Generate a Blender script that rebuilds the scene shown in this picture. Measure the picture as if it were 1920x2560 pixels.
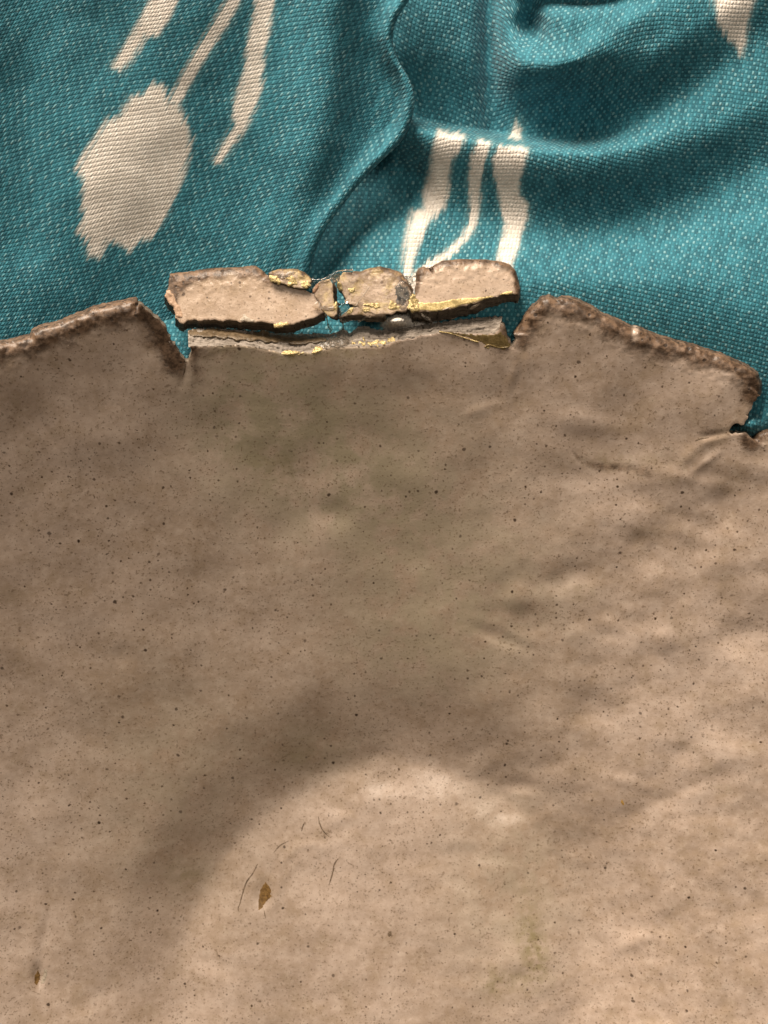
import bpy, math, random
import numpy as np

# ------------------------------------------------------------------ clear
for o in list(bpy.data.objects):
    bpy.data.objects.remove(o, do_unlink=True)
scene = bpy.context.scene
COL = scene.collection
rng = np.random.default_rng(11)
random.seed(5)

# ------------------------------------------------------------------ camera
D = 0.30            # camera height above the rim plane (metres)
S = 1.0e-4          # metres per layout unit on the rim plane
cam_d = bpy.data.cameras.new('camera')
cam = bpy.data.objects.new('camera', cam_d)
COL.objects.link(cam)
cam.location = (0, 0, D)
cam.rotation_euler = (0, 0, 0)
cam_d.sensor_fit = 'VERTICAL'
cam_d.sensor_height = 24
cam_d.lens = 24 * D / (2560 * S)
cam_d.clip_start = 0.005
cam_d.clip_end = 20
cam_d.dof.use_dof = True
cam_d.dof.focus_distance = D + 0.010
cam_d.dof.aperture_fstop = 14.0
scene.camera = cam

# ------------------------------------------------------------------ world and lamps
w = bpy.data.worlds.new('World')
scene.world = w
w.use_nodes = True
bgn = w.node_tree.nodes['Background']
bgn.inputs[0].default_value = (1.0, 0.80, 0.58, 1)
bgn.inputs[1].default_value = 0.045

def area_lamp(name, loc, target, size, power, color):
    l = bpy.data.lights.new(name, 'AREA')
    l.shape = 'DISK'; l.size = size; l.energy = power; l.color = color
    o = bpy.data.objects.new(name, l)
    COL.objects.link(o)
    o.location = loc
    from mathutils import Vector
    d = Vector(target) - Vector(loc)
    o.rotation_euler = d.to_track_quat('-Z', 'Y').to_euler()
    return o

area_lamp('room_lamp', (-0.36, 1.05, 0.56), (0, -0.02, 0), 0.70, 32.0, (1.0, 0.868, 0.72))
area_lamp('overhead_fill', (0.22, 0.20, 1.5), (0, 0, 0), 0.45, 4.5, (1.0, 0.88, 0.74))  # weak overhead fill, added to brighten the gap and soften cloth shadows

scene.view_settings.view_transform = 'Standard'
scene.view_settings.look = 'None'
scene.view_settings.exposure = 0.20
scene.view_settings.gamma = 1.0
scene.render.engine = 'CYCLES'
scene.cycles.diffuse_bounces = 3
scene.cycles.glossy_bounces = 2
scene.cycles.transmission_bounces = 6

# ------------------------------------------------------------------ numeric helpers
def W(px, py, z):
    k = S * (D - z) / D
    return np.stack([(px - 960) * k, (1280 - py) * k, z + 0 * px], -1)

def _hash(ix, iy, seed):
    h = (ix.astype(np.int64) * 374761393 + iy.astype(np.int64) * 668265263 + seed * 974634541) & 0xffffffff
    h = ((h ^ (h >> 13)) * 1274126177) & 0xffffffff
    h = ((h ^ (h >> 16)) * 2246822519) & 0xffffffff
    return ((h ^ (h >> 15)) & 0xffff) / 65535.0

def vnoise(x, y, seed=0):
    ix = np.floor(x); iy = np.floor(y)
    fx = x - ix; fy = y - iy
    ux = fx * fx * fx * (fx * (fx * 6 - 15) + 10)
    uy = fy * fy * fy * (fy * (fy * 6 - 15) + 10)
    def g(dx, dy):
        a = _hash(ix + dx, iy + dy, seed) * 2 * np.pi
        return np.cos(a) * (fx - dx) + np.sin(a) * (fy - dy)
    return ((g(0, 0) * (1 - ux) + g(1, 0) * ux) * (1 - uy) + (g(0, 1) * (1 - ux) + g(1, 1) * ux) * uy) * 1.5

def fbm(x, y, seed=0, octv=3, gain=0.5):
    r = 0; a = 1.0
    for i in range(octv):
        r = r + a * vnoise(x * 2 ** i, y * 2 ** i, seed + 17 * i)
        a *= gain
    return r

def sstep(a, b, x):
    t = np.clip((x - a) / (b - a), 0, 1)
    return t * t * (3 - 2 * t)

def seg_dist(px, py, pts, closed=False):
    """distance, nearest point, segment index, side sign and arc parameter to a polyline"""
    pts = np.asarray(pts, float)
    n = len(pts)
    best = np.full(px.shape, 1e18); nx = np.zeros(px.shape); ny = np.zeros(px.shape)
    idx = np.zeros(px.shape, int); side = np.zeros(px.shape); par = np.zeros(px.shape)
    for i in range(n if closed else n - 1):
        a = pts[i]; b = pts[(i + 1) % n]
        dx, dy = b[0] - a[0], b[1] - a[1]
        L2 = dx * dx + dy * dy + 1e-12
        t = np.clip(((px - a[0]) * dx + (py - a[1]) * dy) / L2, 0, 1)
        qx = a[0] + t * dx; qy = a[1] + t * dy
        d = (px - qx) ** 2 + (py - qy) ** 2
        m = d < best
        best = np.where(m, d, best); nx = np.where(m, qx, nx); ny = np.where(m, qy, ny)
        idx = np.where(m, i, idx)
        side = np.where(m, np.sign((px - a[0]) * dy - (py - a[1]) * dx), side)
        par = np.where(m, i + t, par)
    return np.sqrt(best), nx, ny, idx, side, par

def inside(px, py, pts):
    pts = np.asarray(pts, float)
    r = np.zeros(px.shape, bool)
    n = len(pts)
    for i in range(n):
        x0, y0 = pts[i]; x1, y1 = pts[(i + 1) % n]
        if y0 == y1:
            continue
        c = ((y0 > py) != (y1 > py))
        xi = (x1 - x0) * (py - y0) / (y1 - y0) + x0
        r ^= c & (px < xi)
    return r

def sdf(px, py, pts):
    d = seg_dist(px, py, pts, True)
    return np.where(inside(px, py, pts), -d[0], d[0])

def spline(pts, step):
    """Catmull-Rom through the points, sampled about every step"""
    pts = np.asarray(pts, float)
    P = np.vstack([2 * pts[0] - pts[1], pts, 2 * pts[-1] - pts[-2]])
    out = []
    for i in range(1, len(P) - 2):
        p0, p1, p2, p3 = P[i - 1], P[i], P[i + 1], P[i + 2]
        n = max(2, int(np.linalg.norm(p2[:2] - p1[:2]) / step))
        for t in np.linspace(0, 1, n, endpoint=False):
            out.append(0.5 * ((2 * p1) + (-p0 + p2) * t + (2 * p0 - 5 * p1 + 4 * p2 - p3) * t * t + (-p0 + 3 * p1 - 3 * p2 + p3) * t ** 3))
    out.append(P[-2])
    return np.array(out)

def rough_poly(poly, step, amp, seed):
    """poly: (x, y, kind). Subdivides every side and roughens broken ones ('f') more than fired rims ('r')."""
    out = []; kinds = []
    n = len(poly)
    for i in range(n):
        x0, y0, k = poly[i]; x1, y1, _ = poly[(i + 1) % n]
        L = math.hypot(x1 - x0, y1 - y0)
        m = max(1, int(L / step)) if (-60 < x0 < 1990 and y0 < 2700) else 1
        for j in range(m):
            t = j / m
            out.append((x0 + (x1 - x0) * t, y0 + (y1 - y0) * t)); kinds.append(k)
    out = np.array(out)
    a = np.array([amp * (1.0 if k == 'f' else 0.7) for k in kinds])
    isf = np.array([k != 'r' for k in kinds])
    wv = np.where(isf, 17.0, 46.0)
    ox = fbm(out[:, 0] / wv + 3, out[:, 1] / wv, seed, 3, .55) * a * 1.6
    oy = fbm(out[:, 0] / wv + 90, out[:, 1] / wv + 40, seed + 5, 3, .55) * a * 1.6
    out[:, 0] += ox; out[:, 1] += oy
    return out, np.array(kinds)

# ------------------------------------------------------------------ object helpers
def mesh_obj(name, verts, faces, mat, parent=None, attrs=None, smooth=True, uv=None):
    me = bpy.data.meshes.new(name)
    verts = np.asarray(verts, np.float32).reshape(-1, 3)
    faces = np.asarray(faces, np.int32)
    nv = faces.shape[1]
    me.vertices.add(len(verts)); me.vertices.foreach_set('co', verts.ravel())
    me.loops.add(faces.size); me.loops.foreach_set('vertex_index', faces.ravel())
    me.polygons.add(len(faces))
    me.polygons.foreach_set('loop_start', np.arange(0, faces.size, nv, dtype=np.int32))
    me.update(calc_edges=True)
    me.validate()
    if smooth:
        me.polygons.foreach_set('use_smooth', np.ones(len(me.polygons), bool))
    if attrs:
        for k, v in attrs.items():
            at = me.attributes.new(k, 'FLOAT', 'POINT')
            at.data.foreach_set('value', np.asarray(v, np.float32).ravel())
    if uv is not None:
        at = me.attributes.new('cloth_uv', 'FLOAT_VECTOR', 'POINT')
        u3 = np.zeros((len(verts), 3), np.float32); u3[:, :2] = uv
        at.data.foreach_set('vector', u3.ravel())
    me.materials.append(mat)
    o = bpy.data.objects.new(name, me)
    COL.objects.link(o)
    if parent is not None:
        o.parent = parent
        o.matrix_parent_inverse = parent.matrix_world.inverted()
    return o

def thing(name, label, cat, loc, group=None):
    o = bpy.data.objects.new(name, None)
    COL.objects.link(o)
    o.location = loc
    o.empty_display_size = 0.01
    o['label'] = label; o['category'] = cat
    if group: o['group'] = group
    bpy.context.view_layer.update()
    return o

def tube(path, rad, seg=8, rseed=0, jitter=0.0):
    """path Nx3 world, rad scalar or N; returns verts, quads"""
    path = np.asarray(path, float); n = len(path)
    rad = np.broadcast_to(np.asarray(rad, float), (n,)).copy()
    if jitter:
        rad *= 1 + jitter * vnoise(np.arange(n) * .45, np.zeros(n) + rseed, rseed)
    t = np.gradient(path, axis=0); t /= np.linalg.norm(t, axis=1)[:, None] + 1e-12
    up = np.array([0, 0, 1.0]); up = np.where(np.abs(t @ up)[:, None] > .95, np.array([0, 1.0, 0]), up)
    a = np.cross(t, up); a /= np.linalg.norm(a, axis=1)[:, None]
    b = np.cross(t, a)
    ang = np.linspace(0, 2 * np.pi, seg, endpoint=False)
    v = path[:, None, :] + rad[:, None, None] * (np.cos(ang)[None, :, None] * a[:, None, :] + np.sin(ang)[None, :, None] * b[:, None, :])
    f = []
    for i in range(n - 1):
        for j in range(seg):
            k = (j + 1) % seg
            f.append((i * seg + j, i * seg + k, (i + 1) * seg + k, (i + 1) * seg + j))
    return v.reshape(-1, 3), np.array(f)

def slab(name, poly, xs, ys, zfun, parent, mat, mat_face, thick, shift, rim_r=22, edge_amp=2.0, seed=1,
         attrs_fun=None, levels=7, face_rough=2.0, lip=None, lump=.00045):
    """A fired-clay slab: a top sheet trimmed to poly, rounded where the rim is fired ('r'),
    crisp where it is broken ('f'); broken sides become the part fracture_face."""
    base = [(p[0], p[1]) for p in poly]
    fine, kinds = rough_poly(poly, 5, edge_amp, seed)
    gx, gy = np.meshgrid(xs, ys)
    px = gx.ravel().astype(float); py = gy.ravel().astype(float)
    hx = np.gradient(xs); hy = np.gradient(ys)
    hl = np.maximum(*np.meshgrid(hx, hy)).ravel()
    d0 = sdf(px, py, base)
    near = np.abs(d0) < np.maximum(70, 3 * hl)
    d = d0.copy(); kin = np.zeros(px.shape); skp = np.zeros(px.shape)
    dn, nx, ny, idx, _, _ = seg_dist(px[near], py[near], fine, True)
    ins = inside(px[near], py[near], fine)
    d[near] = np.where(ins, -dn, dn)
    isr = (kinds == 'r').astype(float)
    kin[near] = isr[idx]; skp[near] = (kinds == 'x').astype(float)[idx]
    snap = np.zeros(px.shape, bool); snap[near] = dn < .62 * hl[near]
    sel = snap[near]
    px[snap] = nx[sel]; py[snap] = ny[sel]; d[snap] = 0
    ok = d <= 0
    R, C = gx.shape
    ii = np.arange(R * C).reshape(R, C)
    q = np.stack([ii[:-1, :-1], ii[1:, :-1], ii[1:, 1:], ii[:-1, 1:]], -1).reshape(-1, 4)
    # rows run downwards in the picture, so this order faces up
    q = q[ok[q].all(1)]
    used = np.unique(q); remap = -np.ones(R * C, int); remap[used] = np.arange(len(used))
    q = remap[q]; px = px[used]; py = py[used]; d = d[used]; kin = kin[used]; skp = skp[used]
    dist = -d
    rr = np.where(kin > .5, rim_r, 2.0)
    t = np.clip(1 - dist / rr, 0, 1)
    drop = rr * S * (1 - np.sqrt(np.maximum(0, 1 - t * t))) * .85
    z = zfun(px, py) - drop
    lw = kin * np.exp(-dist / 38.0) * (1 - np.exp(-(dist + 2) / 8.0))
    z = z + lump * lw * (.9 * vnoise(px / 30, py / 26, seed + 9) + .5 * vnoise(px / 12, py / 12, seed + 10)) - .6 * lump * lw * np.maximum(0, vnoise(px / 17 + 4, py / 17, seed + 12) - .25)
    top = W(px, py, z)
    attrs = attrs_fun(px, py, dist, kin) if attrs_fun else {}
    # boundary
    e = np.concatenate([q[:, [0, 1]], q[:, [1, 2]], q[:, [2, 3]], q[:, [3, 0]]])
    key = np.minimum(e[:, 0], e[:, 1]) * (len(px) + 1) + np.maximum(e[:, 0], e[:, 1])
    _, inv, cnt = np.unique(key, return_inverse=True, return_counts=True)
    be = e[cnt[inv] == 1]
    bv = np.unique(be); bm = -np.ones(len(px), int); bm[bv] = np.arange(len(bv))
    bx, by, bz, bk, bsk = px[bv], py[bv], z[bv], kin[bv], skp[bv]
    sx, sy = shift
    rings = []
    for k in range(levels + 1):
        f = k / levels
        wob = face_rough * (fbm(bx / 12 + k * .35, by / 12 + k * .9, seed + 31, 3, .7) + .35 * vnoise(bx / 60, by / 60 + k * .9, seed + 77)) * min(1, 2.2 * f)
        rd = -6 * math.sin(math.pi * f) * 0
        rings.append(W(bx + sx * f + wob * .5, by + sy * f + wob + rd, bz - thick * f))
    rings = np.stack(rings)                  # (levels+1, nb, 3)
    nb = len(bv)
    ekind = bk[bm[be[:, 0]]] + bk[bm[be[:, 1]]]
    eskip = bsk[bm[be[:, 0]]] + bsk[bm[be[:, 1]]]
    def wall(edges, off):
        f = []
        a = bm[edges[:, 0]]; b = bm[edges[:, 1]]
        for k in range(levels):
            f.append(np.stack([b + k * nb, a + k * nb, a + (k + 1) * nb, b + (k + 1) * nb], -1) + off)
        return np.concatenate(f) if len(edges) else np.zeros((0, 4), int)
    rim_e = be[ekind > 1]; fr_e = be[(ekind <= 1) & (eskip < 2)]
    verts = top; faces = q
    n0 = len(top)
    allv = np.concatenate([top, rings.reshape(-1, 3)])
    fw = wall(rim_e, n0)
    # underside lip / bottom
    if lip is None:
        bot = W(px + sx, py + sy, z - thick)
        bf = q[:, ::-1] + len(allv)
        allv = np.concatenate([allv, bot])
        faces = np.concatenate([q, fw, bf])
        ext = lambda v: np.concatenate([v, np.tile(v[bv], levels + 1), v])
    else:
        keep = (dist[q] < lip).all(1)
        bot = W(px + sx, py + sy, z - thick)
        bf = q[keep][:, ::-1] + len(allv)
        allv = np.concatenate([allv, bot])
        faces = np.concatenate([q, fw, bf])
        ext = lambda v: np.concatenate([v, np.tile(v[bv], levels + 1), v])
    at = {k: ext(v) for k, v in attrs.items()}
    use = np.unique(faces); rm = -np.ones(len(allv), int); rm[use] = np.arange(len(use))
    body = mesh_obj(name, allv[use], rm[faces], mat, parent, {k: v[use] for k, v in at.items()})
    if len(fr_e) and mat_face is not None:
        lab = np.arange(nb)
        a = bm[fr_e[:, 0]]; b = bm[fr_e[:, 1]]
        for _ in range(4000):
            old = lab.copy()
            m = np.minimum(lab[a], lab[b])
            np.minimum.at(lab, a, m); np.minimum.at(lab, b, m)
            if (old == lab).all(): break
        vv = rings.reshape(-1, 3)
        for g in np.unique(lab[a]):
            ff = wall(fr_e[lab[a] == g], 0)
            use = np.unique(ff); rm = -np.ones(len(vv), int); rm[use] = np.arange(len(use))
            mesh_obj('fracture_face', vv[use], rm[ff], mat_face, parent)
    return body

# ------------------------------------------------------------------ material helpers
class NT:
    def __init__(self, name):
        self.m = bpy.data.materials.new(name)
        self.m.use_nodes = True
        self.t = self.m.node_tree
        self.b = self.t.nodes['Principled BSDF']
    def n(self, typ, **kw):
        x = self.t.nodes.new(typ)
        for k, v in kw.items():
            setattr(x, k, v)
        return x
    def l(self, a, b):
        self.t.links.new(a, b)
    def setin(self, sock, v):
        if hasattr(v, 'is_linked') or isinstance(v, bpy.types.NodeSocket):
            self.l(v, sock)
        else:
            sock.default_value = v
    def math(self, op, a, b=0.0, c=None, clamp=False):
        x = self.n('ShaderNodeMath', operation=op, use_clamp=clamp)
        self.setin(x.inputs[0], a); self.setin(x.inputs[1], b)
        if c is not None: self.setin(x.inputs[2], c)
        return x.outputs[0]
    def mix(self, f, a, b, blend='MIX'):
        x = self.n('ShaderNodeMix', data_type='RGBA', blend_type=blend)
        self.setin(x.inputs[0], f)
        for s, v in ((x.inputs[6], a), (x.inputs[7], b)):
            self.setin(s, v if not isinstance(v, tuple) else (v + (1,))[:4])
        return x.outputs[2]
    def ss(self, x, a, b):
        r = self.n('ShaderNodeMapRange', interpolation_type='SMOOTHSTEP')
        self.setin(r.inputs[0], x); self.setin(r.inputs[1], a); self.setin(r.inputs[2], b)
        r.inputs[3].default_value = 0; r.inputs[4].default_value = 1
        return r.outputs[0]
    def noise(self, vec, scale, detail=3, rough=.55, out=0, dist=0.0):
        x = self.n('ShaderNodeTexNoise')
        self.l(vec, x.inputs['Vector'])
        x.inputs['Scale'].default_value = scale; x.inputs['Detail'].default_value = detail
        x.inputs['Roughness'].default_value = rough; x.inputs['Distortion'].default_value = dist
        return x.outputs[out]
    def vor(self, vec, scale, rand=1.0):
        x = self.n('ShaderNodeTexVoronoi')
        self.l(vec, x.inputs['Vector']); x.inputs['Scale'].default_value = scale
        x.inputs['Randomness'].default_value = rand
        return x
    def attr(self, name, out='Fac'):
        x = self.n('ShaderNodeAttribute', attribute_name=name)
        return x.outputs[out]
    def pos(self):
        return self.n('ShaderNodeNewGeometry').outputs['Position']
    def bump(self, h, dist, strength=1.0, normal=None):
        x = self.n('ShaderNodeBump')
        x.inputs['Strength'].default_value = strength; x.inputs['Distance'].default_value = dist
        self.l(h, x.inputs['Height'])
        if normal is not None: self.l(normal, x.inputs['Normal'])
        return x.outputs[0]

def specks(nt, vec, scale, rmin, rmax, power):
    """mask of small round spots, each Voronoi cell holding one of random size"""
    v = nt.vor(vec, scale)
    v.voronoi_dimensions = '2D'
    sep = nt.n('ShaderNodeSeparateColor'); nt.l(v.outputs['Color'], sep.inputs[0])
    r = nt.math('POWER', sep.outputs[0], power)
    r = nt.math('MULTIPLY_ADD', r, rmax - rmin, rmin)
    lo = nt.math('MULTIPLY', r, .45)
    m = nt.ss(v.outputs['Distance'], r, lo)
    return m, sep.outputs[1]

def glaze_material(name, tint=1.0, rim_pit=1.0, grain=0.0, gold=0.0):
    nt = NT(name)
    p = nt.pos()
    # slightly stretched coordinates so the iron spots are not perfectly round
    warp = nt.noise(p, 900, 2, .5, out=1)
    vs = nt.n('ShaderNodeVectorMath', operation='SCALE'); nt.l(warp, vs.inputs[0]); vs.inputs[3].default_value = .0006
    va = nt.n('ShaderNodeVectorMath', operation='ADD'); nt.l(p, va.inputs[0]); nt.l(vs.outputs[0], va.inputs[1])
    pw = va.outputs[0]
    big = nt.noise(p, 26, 3, .55)
    mid = nt.noise(p, 130, 4, .6)
    fine = nt.noise(p, 480, 5, .68)
    c = nt.mix(nt.ss(big, .35, .65), (.46, .350, .273), (.597, .466, .379))
    c = nt.mix(nt.math('MULTIPLY', nt.ss(mid, .45, .66), .42), c, (.65, .522, .438))
    c = nt.mix(nt.math('MULTIPLY', nt.ss(mid, .50, .32), .38), c, (.39, .29, .195))
    c = nt.mix(nt.math('MULTIPLY', nt.ss(fine, .55, .37), .26), c, (.33, .235, .155))
    c = nt.mix(nt.math('MULTIPLY', nt.ss(fine, .52, .64), .26), c, (.70, .58, .475))
    green = nt.attr('green')
    gn = nt.math('MULTIPLY', green, nt.ss(mid, .30, .60))
    c = nt.mix(gn, c, (.37, .31, .213))
    stain = nt.math('MULTIPLY', nt.attr('stain'), nt.ss(nt.noise(p, 330, 3, .65), .30, .66))
    c = nt.mix(stain, c, (.325, .262, .15))
    # iron spots in three sizes
    m1, r1 = specks(nt, pw, 820, .0, .22, 3.4)
    m2, r2 = specks(nt, pw, 420, .0, .19, 3.0)
    m3, r3 = specks(nt, pw, 140, .0, .09, 3.4)
    cl = nt.ss(big, .35, .62)
    clu = nt.math('MULTIPLY_ADD', nt.noise(p, 160, 2, .6), -.16, .70)
    nsp = nt.noise(p, 1500, 2, .45)
    m4 = nt.ss(nsp, clu, nt.math('ADD', clu, .05))
    c = nt.mix(nt.math('MULTIPLY', m4, .48), c, (.13, .08, .042))
    c = nt.mix(nt.math('MULTIPLY', m1, nt.math('MULTIPLY_ADD', cl, .65, .18)), c, (.17, .105, .055))
    clm = nt.ss(nt.noise(p, 55, 2, .6), .40, .58)
    m2 = nt.math('MULTIPLY', m2, nt.math('MULTIPLY_ADD', clm, .75, .25))
    c = nt.mix(nt.math('MULTIPLY', m2, nt.math('MULTIPLY_ADD', r2, .4, .6)), c, (.075, .045, .024))
    c = nt.mix(nt.math('MULTIPLY', m3, nt.math('MULTIPLY_ADD', r3, .4, .6)), c, (.05, .03, .018))
    # iron-brown break of the glaze along the fired rim
    rim = nt.attr('rim')
    rn = nt.noise(p, 300, 4, .7)
    rm = nt.ss(nt.math('ADD', rim, nt.math('MULTIPLY', nt.math('SUBTRACT', rn, .5), .9)), .25, .95)
    rc = nt.mix(nt.ss(nt.noise(p, 520, 3, .7), .36, .66), (.062, .036, .021), (.215, .135, .085))
    pitm, _ = specks(nt, pw, 520, .0, .36, 4)
    rc = nt.mix(nt.math('MULTIPLY', pitm, .85), rc, (.03, .018, .012))
    c = nt.mix(rm, c, rc)
    if gold > 0:
        gm = nt.math('MULTIPLY', nt.ss(nt.noise(p, 260, 4, .7), .47, .66), gold)
        c = nt.mix(gm, c, nt.mix(nt.ss(fine, .4, .6), (.40, .29, .12), (.70, .56, .30)))
        gd = nt.math('MULTIPLY', nt.ss(nt.noise(p, 300, 3, .7), .52, .34), gold * .8)
        c = nt.mix(gd, c, (.19, .125, .07))
    if tint != 1.0:
        c = nt.mix(1.0, c, (tint, tint * .965, tint * .90), 'MULTIPLY')
    nt.l(c, nt.b.inputs['Base Color'])
    rough = nt.math('ADD', nt.math('MULTIPLY_ADD', mid, .36, .12), nt.math('MULTIPLY', rm, .16))
    nt.l(rough, nt.b.inputs['Roughness'])
    nt.b.inputs['Specular IOR Level'].default_value = .5
    h = nt.math('MULTIPLY', nt.noise(p, 420, 4, .6), .55)
    h = nt.math('ADD', h, nt.math('MULTIPLY', nt.noise(p, 1500, 3, .6), .30))
    h = nt.math('SUBTRACT', h, nt.math('MULTIPLY', m2, .16))
    rb = nt.math('MULTIPLY', rm, nt.math('SUBTRACT', nt.math('MULTIPLY', rn, 2.6), nt.math('MULTIPLY', pitm, 1.1)))
    h = nt.math('ADD', h, nt.math('MULTIPLY', rb, rim_pit))
    if grain: h = nt.math('ADD', h, nt.math('MULTIPLY', nt.noise(p, 1400, 4, .75), grain))
    nt.l(nt.bump(h, .00016, .8), nt.b.inputs['Normal'])
    return nt.m

def clay_material(name, a, b, dark, strat=1.0):
    """open fractured stoneware"""
    nt = NT(name)
    p = nt.pos()
    mp = nt.n('ShaderNodeMapping'); nt.l(p, mp.inputs[0]); mp.inputs['Scale'].default_value = (.12, 1.0, 1.0)
    s = nt.noise(mp.outputs[0], 1500, 4, .65)
    g = nt.noise(p, 2100, 4, .7)
    c = nt.mix(nt.ss(s, .35, .65), a, b)
    c = nt.mix(nt.math('MULTIPLY', nt.ss(g, .52, .72), .4), c, tuple(min(1, x * 1.25) for x in b))
    m, r = specks(nt, p, 800, .0, .3, 3)
    c = nt.mix(nt.math('MULTIPLY', m, .8), c, dark)
    nt.l(c, nt.b.inputs['Base Color'])
    nt.b.inputs['Roughness'].default_value = .82
    nt.b.inputs['Specular IOR Level'].default_value = .25
    h = nt.math('ADD', nt.math('MULTIPLY', s, 1.2 * strat), g)
    nt.l(nt.bump(h, .0002, .9), nt.b.inputs['Normal'])
    return nt.m

def gold_material(name, base, hi, metal=.55, rough=.42, relief=.00018):
    nt = NT(name)
    p = nt.pos()
    a = nt.noise(p, 2600, 3, .75)
    b = nt.noise(p, 600, 3, .6)
    c = nt.mix(nt.ss(a, .38, .62), base, hi)
    c = nt.mix(nt.math('MULTIPLY', nt.ss(b, .55, .36), .6), c, tuple(x * .55 for x in base))
    nt.l(c, nt.b.inputs['Base Color'])
    nt.b.inputs['Metallic'].default_value = metal
    nt.b.inputs['Roughness'].default_value = rough
    nt.l(nt.bump(nt.math('ADD', a, nt.math('MULTIPLY', b, 1.5)), relief, .9), nt.b.inputs['Normal'])
    return nt.m

def glue_material(name, col, rough=.12, trans=1.0, alpha=1.0):
    nt = NT(name)
    nt.b.inputs['Base Color'].default_value = col + (1,)
    nt.b.inputs['Transmission Weight'].default_value = trans
    nt.b.inputs['Roughness'].default_value = rough
    nt.b.inputs['IOR'].default_value = 1.48
    nt.b.inputs['Alpha'].default_value = alpha
    p = nt.pos()
    nt.l(nt.bump(nt.noise(p, 1200, 3, .6), .0003, .6), nt.b.inputs['Normal'])
    return nt.m

def plain_material(name, a, b, scale, rough=.6, bump=.0002):
    nt = NT(name)
    p = nt.pos()
    n = nt.noise(p, scale, 4, .65)
    nt.l(nt.mix(nt.ss(n, .35, .65), a, b), nt.b.inputs['Base Color'])
    nt.b.inputs['Roughness'].default_value = rough
    nt.l(nt.bump(n, bump, .8), nt.b.inputs['Normal'])
    return nt.m

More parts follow.
